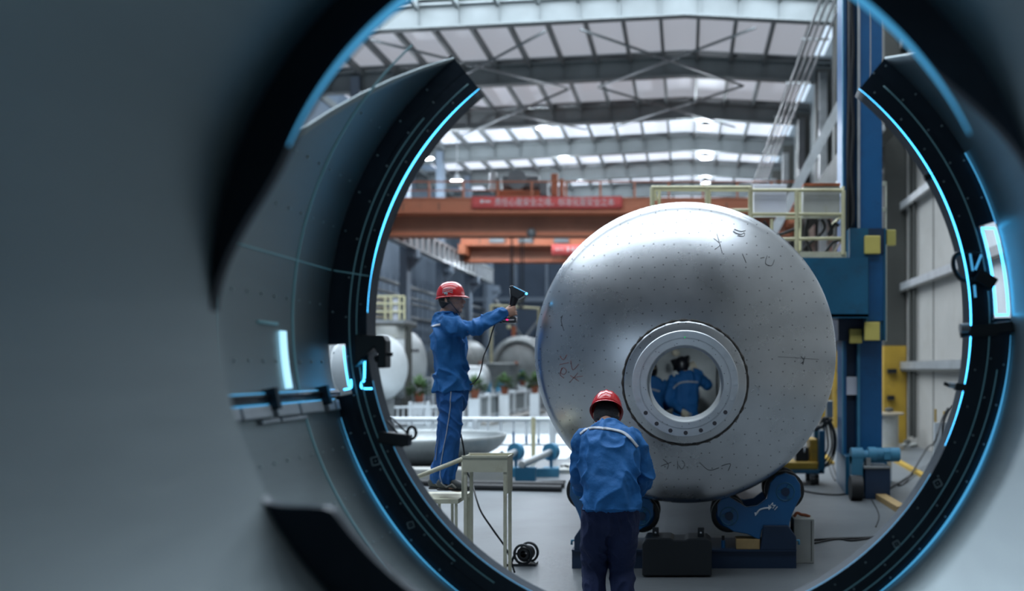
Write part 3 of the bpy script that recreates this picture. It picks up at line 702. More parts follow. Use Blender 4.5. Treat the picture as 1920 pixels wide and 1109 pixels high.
# hand writing on the head
def scribble(strokes, matname, name, r=0.0022):
    m = mb(matname)
    for st in strokes:
        pts = []
        for q in spline([(a, 0, b) for a, b in st], 5):
            x = X(q.x, 8.1); z = Z(q.z, 8.1); pts.append((x, fh(x, z)-0.002, z))
        m.tube(pts, r, 5)
    m.build(name, tank)
scribble([[(1042,667),(1049,675),(1056,665)],[(1041,684),(1060,680)],[(1046,690),(1043,699),(1050,703),(1055,696),(1048,690),(1042,703),(1050,710)],[(1064,676),(1068,694),(1080,683)],[(1063,705),(1080,716)],[(1078,700),(1062,718)],[(1068,709),(1088,706)]], 'ink_red', 'red_writing')
scribble([[(1340,440),(1352,452),(1342,462)],[(1346,430),(1356,470)],[(1395,470),(1402,488)],[(1444,472),(1440,488),(1452,492),(1458,480)],[(1430,478),(1438,476)],[(1508,668),(1514,676),(1508,682)],[(1516,668),(1512,684)],
  [(1046,588),(1044,600),(1050,618)],[(1242,866),(1252,876),(1250,886)],[(1238,880),(1258,872)],[(1270,870),(1270,886)],[(1278,868),(1284,876),(1278,886),(1272,878)],[(1312,872),(1330,888),(1350,884)],[(1355,880),(1372,876),(1368,890)]], 'ink_dark', 'dark_writing')
scribble([[(1462,669),(1500,671),(1545,674)]], 'ink_dark', 'seam_line', 0.0016)
scribble([[(1378,424),(1383,428),(1392,430),(1399,427)],[(1380,420),(1392,424),(1402,422)],[(1386,433),(1396,434),(1400,431)]], 'silver', 'ground_patch', 0.006)
scribble([[(1418,722),(1425,729),(1423,736)],[(1410,736),(1414,732)]], 'silver', 'weld_spot', 0.005)
# lifting nub on top
m = mb('tank_white'); m.box(X(1290,9),X(1299,9),8.95,9.05,TZ+TR-0.01,TZ+TR+0.04); m.build('lifting_nub', tank)
# lamp inside the tank
t = thing('work_lamp', (0, 10.6, TZ+TR-0.02), 'work lamp hanging inside the tank out of sight', 'lamp')
mb('black_metal').cyl((0,10.6,TZ+TR-0.1),(0,10.6,TZ+TR-0.02),0.05).build('lamp_body', t)
mb('lamp_glow').ball((0,10.6,TZ+TR-0.16), 0.07).build('bulb', t)
point('work_lamp_light', (0, 10.6, TZ+TR-0.3), 110, (0.8,0.92,1.0), 0.1)
mb('black_rubber').tube(spline([(0.48,15.2,2.85),(0.50,15.3,2.2),(0.47,15.25,1.5),(0.50,15.2,0.70)],8),0.014,6).build('hanging_cable')
tag(bpy.data.objects['hanging_cable'], 'thin dark cable hanging inside the tank behind the workers', 'cable')
mb('black_rubber').tube(spline([(-0.35,15.25,2.45),(-0.1,15.25,2.22),(0.2,15.25,2.25),(0.48,15.25,2.55)],8),0.012,6).build('slack_cable')
tag(bpy.data.objects['slack_cable'], 'slack cable looped high inside the tank seen through the manhole', 'cable')

# ------------------------------------------------------------------ turning rolls
def bogie(sgn, lab):
    t = thing('roller_bogie', (0.65*sgn, 8.8, 0), lab, 'roller stand')
    ws = []
    for i, (q, rw) in enumerate(((-54.3, 0.168), (-75.0, 0.150))):
        c = Vector((sgn*(TR+0.006+rw)*math.cos(math.radians(q)), 0, TZ+(TR+0.006+rw)*math.sin(math.radians(q)))); ws.append((c, rw))
        for y0 in (8.70, 9.02):
            w = mb('black_rubber'); w.lathe([(rw*0.72,-0.05),(rw*0.97,-0.05),(rw,-0.035),(rw,0.035),(rw*0.97,0.05),(rw*0.72,0.05)], (c.x,y0,c.z), (0,1,0), 36)
            o = w.build('roller_wheel', t)
            h = mb('blue_bright'); h.lathe([(0.001,-0.052),(rw*0.30,-0.052),(rw*0.32,-0.045),(rw*0.74,-0.045),(rw*0.74,0.045),(0.001,0.045)], (c.x,y0,c.z), (0,1,0), 30)
            h.use('blue_dark')
            for k in range(4): qq = k*PI/2+0.4; h.cyl((c.x+rw*0.5*math.cos(qq),y0-0.056,c.z+rw*0.5*math.sin(qq)),(c.x+rw*0.5*math.cos(qq),y0-0.044,c.z+rw*0.5*math.sin(qq)),0.012,n=8)
            h.build('hub', o)
    def pt(px, py): return (X(px, 8.62)*sgn, Z(py, 8.62))
    poly = [pt(*q) for q in ((1345,946),(1352,936),(1366,931),(1384,942),(1400,951),(1420,948),(1437,935),(1444,905),(1455,893),(1473,887),(1490,893),(1500,908),(1501,930),(1492,948),(1484,966),(1480,980),(1479,990),(1428,992),(1424,1012),(1400,1001),(1376,997),(1356,985),(1345,968))]
    m = mb('blue_bright'); m.prism(poly, 8.585, 8.635); m.build('side_plate', t, bevel=0.008); mb('blue_bright').prism(poly, 9.09, 9.12).build('side_plate', t, bevel=0.008)
    poly = [pt(*q) for q in ((1430,984),(1476,984),(1492,1006),(1492,1030),(1424,1030),(1428,1006))]
    m = mb('blue_dark'); m.prism(poly, 8.56, 9.15); m.build('pivot_bracket', t, bevel=0.008)  # darker blue puts the shade low down into the paint
    for c, rw in ws:
        m = mb('blue_dark'); m.cyl((c.x,8.57,c.z),(c.x,9.15,c.z),0.035,n=16); m.build('axle', t)
        m = mb('blue_paint'); m.lathe([(0.07,0),(0.075,-0.006),(0.08,0)], (c.x,8.584,c.z), (0,1,0), 24)
        for k in range(3): qq = k*2*PI/3+1.0; m.cyl((c.x+0.05*math.cos(qq),8.576,c.z+0.05*math.sin(qq)),(c.x+0.05*math.cos(qq),8.586,c.z+0.05*math.sin(qq)),0.014,n=8)
        m.build('bearing_cover', t)
    m = mb('blue_pale'); s = sgn
    m.tube([(X(1486,8.6)*s,8.6,Z(1012,8.6)),(X(1486,8.6)*s,8.6,Z(1022,8.6)),(X(1490,8.6)*s,8.6,Z(1022,8.6)),(X(1490,8.6)*s,8.6,Z(1014,8.6)),(X(1498,8.6)*s,8.6,Z(1014,8.6)),(X(1498,8.6)*s,8.6,Z(1022,8.6))],0.011,6); m.build('hook', t)
    if sgn > 0:
        m = mb('white_paint'); pts = spline([(X(a,8.58),8.582,Z(b,8.58)) for a, b in ((1419,963),(1424,957),(1432,954),(1441,953))],5); m.tube(pts, 0.007, 6)
        c = P(1441,953,8.58); m.add([c+Vector((0,0,0.026)), c+Vector((0.028,0,0.004)), c+Vector((0.0,0,-0.02)), c+Vector((0,0.004,0.026)), c+Vector((0.028,0.004,0.004)), c+Vector((0.0,0.004,-0.02))], [(0,1,2),(3,5,4),(0,3,4,1),(1,4,5,2),(2,5,3,0)], False)
        c = P(1418,963,8.58); m.add([c+Vector((-0.016,0,0.006)), c+Vector((0.018,0,0.006)), c+Vector((-0.008,0,-0.024))], [(0,1,2)], False)
        m.build('arrow_mark', t)
        text_obj('M1', 0.055, 'lettering', 'white_paint', (X(1451,8.58), 8.580, Z(951,8.58)), UPR @ Matrix.Rotation(-0.7, 4, 'Z'), t)
    return t
bogie(1, 'blue roller stand with a white arrow, carrying the tank on the right')
bogie(-1, 'blue roller stand carrying the tank on the left, mostly behind the bending worker')
t = thing('floor_skid', (0, 8.85, 0), 'long blue base beam on the floor carrying both roller stands', 'base')
m = mb('blue_dark'); m.box(-0.95,0.93,8.58,8.66,0.0,0.145); m.box(-0.95,0.93,9.08,9.16,0.0,0.145); m.box(-0.95,0.93,8.56,9.18,0.145,0.16); m.build('base_beam', t)  # dark blue carries the shade near the floor in its colour
t = thing('drive_box', (-0.09, 8.4, 0), 'black drive box with two lifting lugs on the floor under the tank', 'machine box')
m = mb('black_metal'); m.prism([(X(a,8.3),Z(b,8.3)) for a, b in ((1205,1018),(1213,1006),(1257,1006),(1264,1010),(1285,1010),(1290,1007),(1325,1007),(1334,1014),(1334,1076),(1205,1076))], 8.2, 8.5); m.build('box_body', t, bevel=0.01)
for px in (1229, 1314):
    m = mb('black_metal'); m.box(X(px-6,8.3),X(px+6,8.3),8.3,8.36,Z(1008,8.3),Z(991,8.3)); m.use('silver').cyl((X(px,8.3),8.29,Z(999,8.3)),(X(px,8.3),8.30,Z(999,8.3)),0.008); m.build('lifting_lug', t, bevel=0.006)
m = mb('grey_box'); m.box(X(1486,8.9),X(1524,8.9),8.8,9.1,0.0,Z(971,8.9)); o = m.build('cabinet_body', None, bevel=0.006)
t = thing('floor_cabinet', (X(1505,8.9),8.95,0), 'narrow grey cabinet on the floor beside the right roller stand', 'cabinet'); setp(o, t)
m = mb('dark_column'); m.box(X(1518,8.9),X(1519.5,8.9),8.797,8.80,0.02,Z(974,8.9)); m.build('door_seam', t)
m = mb('rust'); m.tube(spline([(X(a,8.95),8.93,Z(b,8.95)) for a,b in ((1488,969),(1494,962),(1502,965),(1510,966),(1518,969))],5),0.014,6); m.build('rag', t)
tag(mb('wood').box(X(1380,8.62),X(1424,8.62),8.58,8.75,0.16,0.245).build('wood_block', bevel=0.004), 'pale wooden block resting on the blue base under the roller arm', 'wood block')
m = mb('blue_bright'); m.cyl((X(1356,8.65),8.66,0.16),(X(1356,8.65),8.66,0.225),0.018); m.use('black_plastic').cyl((X(1356,8.65),8.66,0.225),(X(1356,8.65),8.66,0.262),0.013)
tag(m.build('spray_can'), 'small blue can with dark cap on the roller base', 'can')
# ------------------------------------------------------------------ column and boom manipulator on the right
YC = 14.0
def XX(px, y=YC): return X(px, y)
def ZZ(py, y=YC): return Z(py, y)
t = thing('welding_manipulator', (2.4, YC, 0), 'tall blue welding column and boom with cream railed platform, right of the tank', 'manipulator')
m = mb('blue_bright'); m.box(XX(1611),XX(1654),YC,YC+0.5,0.5,12.0); m.box(XX(1580),XX(1587),YC,YC+0.5,0.5,12.0); m.box(XX(1587),XX(1611),YC+0.12,YC+0.5,0.5,12.0)
m.use('blue_pale').box(XX(1607),XX(1612),YC-0.03,YC+0.06,0.5,12.0); m.box(XX(1579),XX(1581.5),YC-0.03,YC+0.03,0.5,12.0)
m.use('blue_dark').box(XX(1588),XX(1606),YC+0.1,YC+0.12,0.5,12.0)
m.use('galvanised').box(XX(1631),XX(1633),YC-0.006,YC,5.3,12.0); m.box(XX(1607),XX(1612),YC-0.035,YC-0.03,2.7,12.0)
m.build('column', t)
m = mb('black_rubber'); p = [(XX(1596+2*math.sin(k*0.5)),YC-0.06,ZZ(430-k*12)) for k in range(0,40)]; m.tube(p, 0.028, 6); m.tube([(XX(1590),YC-0.05,ZZ(430)),(XX(1589),YC-0.05,ZZ(280)),(XX(1592),YC-0.05,ZZ(150)),(XX(1591),YC-0.05,12)],0.03,6); m.build('drag_chain', t)
m = mb('panel_white'); m.box(XX(1587),XX(1610),YC+0.02,YC+0.05,ZZ(741),ZZ(707)); m.build('notice_plate', t)
m = mb('blue_dark'); m.box(XX(1570),XX(1613),YC-0.1,YC+0.5,ZZ(640),ZZ(598)); m.box(XX(1621),XX(1650),YC-0.30,YC-0.1,ZZ(480),ZZ(434)); m.use('blue_paint').box(XX(1613),XX(1651),YC-0.25,YC+0.55,ZZ(640),ZZ(434)); m.box(XX(1586),XX(1618),YC-0.32,YC+0.5,ZZ(490),ZZ(434))
m.use('blue_paint').box(XX(1616),XX(1621),YC-0.30,YC-0.25,ZZ(640),ZZ(434)); m.box(XX(1649),XX(1653),YC-0.30,YC-0.25,ZZ(640),ZZ(434))
m.use('blue_bright').box(XX(1622),XX(1649),YC-0.28,YC-0.25,ZZ(604),ZZ(480))
m.build('carriage', t)
m = mb('blue_paint'); m.box(XX(1463),XX(1617),YC-0.45,YC-0.33,ZZ(598),ZZ(490)); m.box(XX(1463),XX(1617),YC-0.45,YC+0.1,ZZ(598)-0.01,ZZ(598)+0.04); m.box(XX(1463),XX(1617),YC-0.33,YC+0.1,ZZ(494),ZZ(490))
m.build('boom', t)
m = mb('yellow_square')
for a,b,c,d in ((1622,442,1651,476),(1622,604,1650,639)): 
    mb('yellow_square').box(XX(a,YC-.4),XX(c,YC-.4),YC-0.40,YC-0.30,ZZ(d,YC-.4),ZZ(b,YC-.4)).build('guard_cover', t, bevel=0.01)
mb('yellow_square').box(XX(1589),XX(1612),YC-0.2,YC-0.1,ZZ(645),ZZ(618)).build('guard_cover', t, bevel=0.01)
m = mb('yellow_square'); m.box(XX(1659,15),XX(1680,15),15.0,15.1,ZZ(460,15),ZZ(431,15)); m.build('side_cover', t, bevel=0.01)
m = mb('cream_paint'); m.box(XX(1654,15),XX(1662,15),15,15.05,ZZ(347,15),ZZ(340,15)); m.box(XX(1654,15),XX(1662,15),15,15.05,ZZ(396,15),ZZ(389,15)); m.box(XX(1661,15),XX(1663,15),15.0,15.03,ZZ(640,15),ZZ(341,15)); m.build('guide_rail', t)
# platform on the boom
YP = 13.9
m = mb('cream_paint'); m.box(XX(1226,YP),XX(1581,YP),YP-0.30,YP-0.24,ZZ(490,YP),ZZ(477,YP)); m.box(XX(1226,YP),XX(1581,YP),YP-0.28,YP+0.7,ZZ(490,YP),ZZ(486,YP)); m.build('platform_deck', t)
m = mb('yellow_paint')
def rail(a, b, r=0.022, y=YP-0.3): m.cyl(P(a[0],a[1],y), P(b[0],b[1],y), r, n=8)
for px, top in ((1223,352),(1326,352),(1407,352),(1494,357),(1581,357)): rail((px,478),(px,top),0.03)
rail((1221,352),(1409,352),0.026); rail((1221,398),(1409,394)); rail((1409,357),(1582,357)); rail((1409,402),(1582,402)); rail((1380,450),(1582,447)); rail((1473,409),(1500,409)); rail((1447,411),(1447,477))
for px in (1226,1581): m.cyl(P(px,352,YP-0.3), P(px,352,YP-0.3)+Vector((0,0.95,0)), 0.022, n=8); m.cyl(P(px,402,YP-0.3), P(px,402,YP-0.3)+Vector((0,0.95,0)), 0.02, n=8)
for px in (1236,1330,1410,1500): m.cyl(P(px,356,YP+0.6), P(px,470,YP+0.6), 0.022, n=8)
m.cyl(P(1226,356,YP+0.6), P(1582,358,YP+0.6), 0.02, n=8)
m.build('railing', t)
m = mb('panel_white'); m.box(XX(1411,YP),XX(1472,YP),YP-0.24,YP-0.10,ZZ(410,YP),ZZ(352,YP)); o = m.build('control_cabinet', t, bevel=0.008)
m = mb('panel_grey'); m.box(XX(1502,YP),XX(1570,YP),YP-0.24,YP-0.05,ZZ(411,YP),ZZ(355,YP)); o = m.build('control_cabinet', t, bevel=0.008)
mb('rust').box(XX(1503,YP),XX(1570,YP),YP-0.26,YP-0.04,ZZ(355,YP),ZZ(350,YP)).build('rusty_lid', o)
m = mb('black_rubber')
for pts in (((1515,412),(1510,440),(1520,470),(1530,477)),((1540,412),(1546,425),(1538,440),(1512,462),(1505,470)),((1553,412),(1560,435),(1553,440),(1565,420),(1572,425)),((1578,450),(1562,455),(1550,470),(1545,477)),((1490,385),(1497,420),(1492,455),(1496,477)),((1432,415),(1455,440),(1490,430))):
    m.tube([P(q.x,q.z,YP-0.1) for q in spline([(a,0,b) for a,b in pts],6)], 0.022, 6)
m.use('tan_sheet')
for pts in (((1552,445),(1572,412)),((1560,480),(1578,450)),((1553,415),(1562,440))): m.tube([P(q[0],q[1],YP-0.05) for q in pts], 0.014, 6)
m.build('hose', t)
# base with drive
m = mb('blue_paint'); YB = 13.4
m.add([(XX(1568,15.3),15.3,0),(XX(1672,15.3),15.3,0),(XX(1672,15.3),15.3,0.5),(XX(1568,15.3),15.3,0.5),(XX(1592,13.3),13.6,0),(XX(1672,13.3),13.6,0),(XX(1672,13.3),13.6,0.52),(XX(1592,13.3),13.6,0.52)],
      [(0,1,2,3),(4,7,6,5),(0,4,5,1),(3,2,6,7),(0,3,7,4),(1,5,6,2)], False); m.build('base_box', t, bevel=0.01)
m = mb('blue_dark'); m.box(XX(1621,13.2),XX(1668,13.2),13.15,13.59,0.0,ZZ(879,13.2)); m.use('grey_steel').box(XX(1618,13.2),XX(1668,13.2),13.13,13.59,ZZ(879,13.2),ZZ(874,13.2)); m.build('drive_stand', t, bevel=0.008)
m = mb('blue_pale'); m.cyl(P(1595,855,13.3),P(1617,855,13.3),0.105,n=24); m.box(XX(1595,13.3),XX(1616,13.3),13.2,13.42,ZZ(879,13.3)-0.3,ZZ(855,13.3)); m.build('gear_housing', t, bevel=0.008)
m = mb('blue_pale'); m.cyl(P(1627,853,13.3),P(1642,853,13.3),0.10,n=24); m.cyl(P(1617,855,13.3),P(1627,855,13.3),0.07); m.cyl(P(1642,853,13.3),P(1668,853,13.3),0.085,n=20); m.cyl(P(1668,853,13.3),P(1686,853,13.3),0.092,n=20); m.box(XX(1655,13.3),XX(1666,13.3),13.16,13.3,ZZ(860,13.3),ZZ(846,13.3))
for k in range(5): m.cyl(P(1645+k*5,853,13.3),P(1646.5+k*5,853,13.3),0.095,n=20)
m.use('grey_steel').box(XX(1622,13.3),XX(1630,13.3),13.2,13.4,ZZ(876,13.3),ZZ(858,13.3))
m.build('drive_motor', t)
mb('black_rubber').cyl((XX(1595,13.0),13.05,0.16),(XX(1617,13.0),13.05,0.16),0.16,n=24).build('travel_wheel', t); m = mb('black_rubber'); m.cyl((XX(1568,15.4),15.1,0.14),(XX(1578,15.4),15.1,0.14),0.14,n=20); m.build('travel_wheel', t)
# track rails of the manipulator on the floor
def floorbar(name, matname, pts, w, h, lab, cat):
    m = mb(matname)
    for a, b in zip(pts, pts[1:]): m.obox(Vector((a[0],a[1],h/2)), Vector((b[0],b[1],h/2)), w, h)
    o = m.build(name); tag(o, lab, cat); return o
def FP(px, py): y = CZ*F/(py-VY); return (X(px,y), y)     # a point of the floor seen at this place
floorbar('floor_rail', 'yellow_deep', [FP(1672,862), FP(1738,899)], 0.10, 0.05, 'long yellow rail lying on the floor right of the blue drive base', 'rail')
floorbar('timber', 'wood', [FP(1650,936), FP(1692,962)], 0.13, 0.07, 'pale timber plank on the floor at the right, by the rim', 'plank')
floorbar('floor_rail', 'yellow_deep', [FP(1537,848), FP(1560,872)], 0.08, 0.05, 'short yellow rail behind the welding cart hoses', 'rail')
# cable drum
y = 21.5
t = thing('cable_drum', (X(1664,y), y, 0), 'pale cable drum standing upright behind the blue column', 'cable drum')
m = mb('panel_grey'); c = Vector((X(1662,y),y,0)); m.cyl(c+Vector((0,0,0.04)), c+Vector((0,0,0.72)), 0.25, n=24); m.build('drum_barrel', t)
mb('tan_sheet').cyl(c+Vector((0,0,0.72)), c+Vector((0,0,0.76)), 0.36, n=28).build('top_flange', t); mb('tan_sheet').cyl(c+Vector((0,0,0)), c+Vector((0,0,0.04)), 0.36, n=28).build('bottom_flange', t)
m = mb('dark_column'); m.ball(c+Vector((0.06,0,0.82)), (0.10,0.08,0.05)); m.use('white_paint').box(c.x-0.12,c.x-0.09,y,y+0.02,0.76,0.92); m.build('coil_of_wire', t)
# rubble near the wall
random.seed(3)
for k, (px, py, s, mm, lab) in enumerate(((1702,826,0.16,'tan_sheet','beige sack at the foot of the yellow pillar'),(1713,834,0.17,'dark_column','dark bundle lying by the foot of the wall'),(1692,828,0.13,'grey_steel','grey heap leaning on the yellow pillar foot'),(1706,839,0.15,'panel_grey','pale offcut in front of the dark bundle by the wall'))):
    a = FP(px, py); m = mb(mm)
    for j in range(5): m.ball((a[0]+random.uniform(-s,s)*0.8, a[1]+random.uniform(-s,s)*0.5, s*0.32), (s*random.uniform(0.4,0.7), s*random.uniform(.3,.6), s*random.uniform(0.2,0.33)), 8, 6)
    o = m.build('scrap_heap'); tag(o, lab, 'scrap')
# white plates leaning on the wall, with stakes
t = thing('leaning_sheet', (X(1762,16), 16.2, 0), 'white sheet standing by the right wall near the rim', 'sheet')
y = 15.5; m = mb('white_paint'); m.box(X(1752,y),X(1790,y),y,y+0.05,0,Z(793,y)); m.build('sheet', t)
m = mb('yellow_deep'); m.box(X(1755,y),X(1758,y),y+0.06,y+0.09,0,Z(768,y)); m.box(X(1771,y),X(1774,y),y+0.06,y+0.09,0,Z(772,y)); m.build('stake', t)
y = 17.2; m = mb('dark_column'); m.box(4.7,4.85,y,y+0.15,0,12); struct(m.build('wall_post'))
y = 16.6; t = thing('wall_switch_box', (4.8,y,1.3), 'slim white switch box on the post at the right wall', 'switch box')
mb('white_paint').box(4.62,4.78,y,y+0.1,Z(702,y)-0.0,Z(655,y)).build('box_body', t); m = mb('dark_column'); m.box(4.64,4.74,y,y+0.08,Z(760,y),Z(702,y)); m.use('yellow_deep').box(4.64,4.76,y-0.02,y,Z(722,y),Z(708,y)); m.build('conduit', t)
# vertical conduits on the wall beside the dark column
m = mb('dark_column')
for y, r in ((22.4,0.05),(22.0,0.04)): m.cyl((4.93,y,0.2),(4.93,y,12),r,n=8)
struct(m.build('wall_conduit'))
# welding cart
YW = 15.0
t = thing('welding_cart', (X(1530,YW), YW, 0), 'yellow and blue wheeled welding cart with hanging hoses, right behind the tank', 'cart')
m = mb('blue_paint'); m.box(X(1466,YW),X(1538,YW),YW-0.3,YW+0.35,Z(885,YW),Z(878,YW)); m.box(X(1531,YW),X(1541,YW),YW-0.3,YW-0.22,Z(885,YW),Z(806,YW)); m.box(X(1531,YW),X(1541,YW),YW+0.27,YW+0.35,Z(885,YW),Z(806,YW)); m.build('frame', t, bevel=0.006)
m = mb('yellow_deep'); m.box(X(1462,YW),X(1530,YW),YW-0.27,YW+0.3,Z(878,YW),Z(864,YW)); m.box(X(1516,YW),X(1530,YW),YW-0.2,YW+0.25,Z(878,YW),Z(822,YW)); m.build('body_panel', t, bevel=0.02)
m = mb('black_plastic'); m.box(X(1490,YW),X(1514,YW),YW-0.15,YW+0.1,Z(864,YW),Z(838,YW)); m.use('silver').box(X(1504,YW),X(1508,YW),YW-0.17,YW-0.15,Z(848,YW),Z(840,YW)); m.build('power_unit', t, bevel=0.01)
for px, yy in ((1519,YW-0.25),(1528,YW-0.18),(1519,YW+0.3),(1475,YW+0.3),(1475,YW-0.25)):
    m = mb('black_rubber'); m.cyl((X(px,YW)-0.03,yy,0.072),(X(px,YW)+0.03,yy,0.072),0.07,n=16); o = m.build('caster_wheel', t)
    mb('grey_steel').box(X(px,YW)-0.032,X(px,YW)+0.032,yy-0.03,yy+0.03,0.10,Z(885,YW)).build('caster_fork', o)
m = mb('panel_grey'); m.box(X(1549,YW),X(1561,YW),YW-0.05,YW+0.1,Z(783,YW),Z(752,YW)); m.build('wire_feeder', t, bevel=0.008)
m = mb('grey_steel'); m.cyl(P(1545,782,YW),P(1545,880,YW),0.02); m.build('feeder_post', t)
m = mb('black_rubber')
for k, (a, b, c_) in enumerate(((1550,1562,1548),(1549,1558,1540),(1553,1566,1552),(1546,1551,1530),(1551,1563,1545))):
    m.tube([P(q.x,q.z,YW-0.05*k) for q in spline([(a-8,0,790+k*2),(a,0,784),(b,0,812+k),(b,0,845),(c_,0,874),(1530-k*3,0,868)],6)], 0.014, 6)
m.tube([P(q.x,q.z,YW-0.1) for q in spline([(1537,0,800),(1528,0,806),(1545,0,798),(1560,0,786)],6)], 0.03, 6)
m.build('hose_bundle', t)
# cables on the floor
def cable(pts, r, lab, z=None, matname='black_rubber', name='floor_cable', sub=6):
    m = mb(matname); w = []
    for q in spline([(a,0,b) for a,b in pts], sub):
        f = FP(q.x, q.z); w.append((f[0], f[1], r))
    m.tube(w, r, 6); tag(m.build(name), lab, 'cable')
cable([(1480,917),(1530,927),(1570,930),(1600,927),(1630,931)], 0.012, 'thin dark cable across the floor right of the roller stand')
cable([(1505,1017),(1560,1013),(1640,1010),(1660,1000)], 0.012, 'dark cable crossing the floor behind the grey cabinet')
cable([(1527,1021),(1570,1013),(1600,1016),(1650,1008)], 0.010, 'second dark cable beside the one behind the grey cabinet')
cable([(1560,870),(1570,898),(1580,910),(1595,918)], 0.013, 'dark hose trailing from the cart to the blue base')
cable([(1554,872),(1560,892),(1566,903)], 0.010, 'thin hose hanging left of the blue base')
cable([(1672,938),(1660,926),(1690,905),(1712,890)], 0.013, 'dark cable curling on the floor right of the blue base')
cable([(1634,938),(1645,958),(1648,972),(1642,990)], 0.007, 'thin wire lying on the floor left of the timber plank')
m = mb('black_rubber')
w = [P(1778,765,15.2), P(1765,790,15.2), P(1752,830,15.0)]; a = FP(1738,868); b = FP(1700,905); c_ = FP(1684,913)
m.tube(spline(w+[Vector((a[0],a[1],0.25)), Vector((b[0],b[1],0.02)), Vector((c_[0],c_[1],0.02))], 6), 0.014, 6)
tag(m.build('hanging_cable'), 'black cable sweeping down from the right rim to the floor', 'cable')
m = mb('black_rubber'); m.tube([P(q.x,q.z,15.4) for q in spline([(1786,0,762),(1776,0,775),(1768,0,800),(1772,0,835)],6)],0.02,6)
tag(m.build('hanging_cable'), 'short black hose hanging at the right edge of the opening', 'cable')
tag(mb('black_metal').box(*(lambda a,b:(a[0],b[0],a[1]-0.1,a[1]+0.1,0.0,0.03))(FP(1602,934),FP(1635,934))).build('floor_plate'), 'flat dark plate on the floor before the blue base', 'plate')

# ------------------------------------------------------------------ left side of the hall
# kerb
y0 = FP(800,910)[1]
tag(mb('panel_grey').box(X(745,y0),X(950,y0),y0,y0+0.35,0,Z(880,y0)).build('concrete_kerb', bevel=0.02), 'long grey concrete kerb behind the standing worker', 'kerb')
# dished bowl
YD = 16.9; c = Vector((X(790,YD), YD, 0)); rb = X(948,YD)-c.x; zt = Z(815,YD)
t = thing('dished_bowl', (c.x, YD, 0.1), 'wide grey steel dished bowl lying open side up behind the standing worker', 'bowl')
m = mb('tank_grey'); prof = []
for k in range(13): q = PI/2*k/12; prof.append((max(0.001, rb*math.sin(q)**0.8 if q else 0.001), 0.12+(zt-0.12)*(1-math.cos(q)**1.0)*1.0))
inner = [(max(0.001,r-0.03), h+0.03) for r, h in prof]; inner[-1] = (rb-0.03, zt)
m.lathe(prof+list(reversed(inner)), (c.x,YD,0), (0,0,1), 72); m.build('bowl_shell', t)
m = mb('grey_steel'); q = P(943,858,15.9); m.prism([(q.x-0.16,q.z-0.14),(q.x+0.06,q.z-0.14),(q.x+0.07,q.z+0.02),(q.x+0.0,q.z+0.11),(q.x-0.07,q.z+0.06)], 15.82, 15.86); m.use('white_paint').cyl((q.x,15.815,q.z+0.0),(q.x,15.82,q.z+0.0),0.035); m.build('lifting_lug', t)
m = mb('dark_column'); m.box(c.x-0.6,c.x+0.6,YD-0.3,YD+0.3,0,0.16); m.build('bowl_support', t)
# pipe rollers with blue ends
for k, (px, py, ex, ey, lab) in enumerate(((967,848,925,868,'blue-ended pipe roller behind the cream tray stand'),(1033,848,978,872,'blue-ended pipe roller right of the cream tray stand'))):
    y = 16.2; a = P(px,py,y); b = P(ex,ey,15.2)
    t = thing('pipe_roller', (a.x,y,0), lab, 'pipe roller', 'pipe rollers on the floor at left')
    mb('blue_pale').cyl(a+Vector((0.02,0.05,0)), a+Vector((-0.02,-0.03,0)), 0.14, n=24).build('end_flange', t)
    mb('galvanised').cyl(a, b, 0.055, n=14).build('pipe', t)
    m = mb('blue_pale'); m.box(a.x-0.12,a.x+0.12,y-0.1,y+0.12,0,0.12); m.box(a.x-0.02,a.x+0.02,y+0.0,y+0.06,0.1,a.z); m.build('foot', t)
    m = mb('blue_paint'); m.box(b.x-0.1,b.x+0.2,15.2,15.35,0,b.z-0.045); m.build('rest_block', t)
tag(mb('blue_pale').box(X(960,15.9),X(1048,15.9),15.85,15.95,0,0.13).build('steel_bar'), 'low blue steel bar on the floor under the pipe rollers', 'bar')
tag(mb('panel_grey').box(X(1047,16.9),X(1082,16.9),16.4,17.6,0,0.06).build('flat_sheet'), 'pale flat sheet on the floor left of the tank', 'sheet')
m = mb('black_rubber'); m.tube([(X(1052,16.8),16.8,0.08),(X(1060,16.9),16.9,0.08),(X(1068,16.8),16.7,0.08)],0.02,6); 
tag(m.build('wrench'), 'small dark tool on the pale flat sheet', 'tool')
# black pipes
for k, (a, b, lab) in enumerate((((790,912),(1058,916),'long black pipe lying on the floor, nearer the kerb'),((860,919),(1053,923),'shorter black pipe lying on the floor in front of the longer one'))):
    A = FP(*a); B = FP(*b); r = 0.045
    tag(mb('black_rubber').cyl((A[0],A[1],r),(B[0],B[1],r),r,n=12).build('black_pipe'), lab, 'pipe')
tag(mb('black_rubber').tube(spline([(*FP(950,912),0.02),(*FP(1000,908),0.02),(*FP(1060,906),0.02)],6),0.02,6).build('black_hose'), 'black hose on the floor running towards the left roller', 'hose')
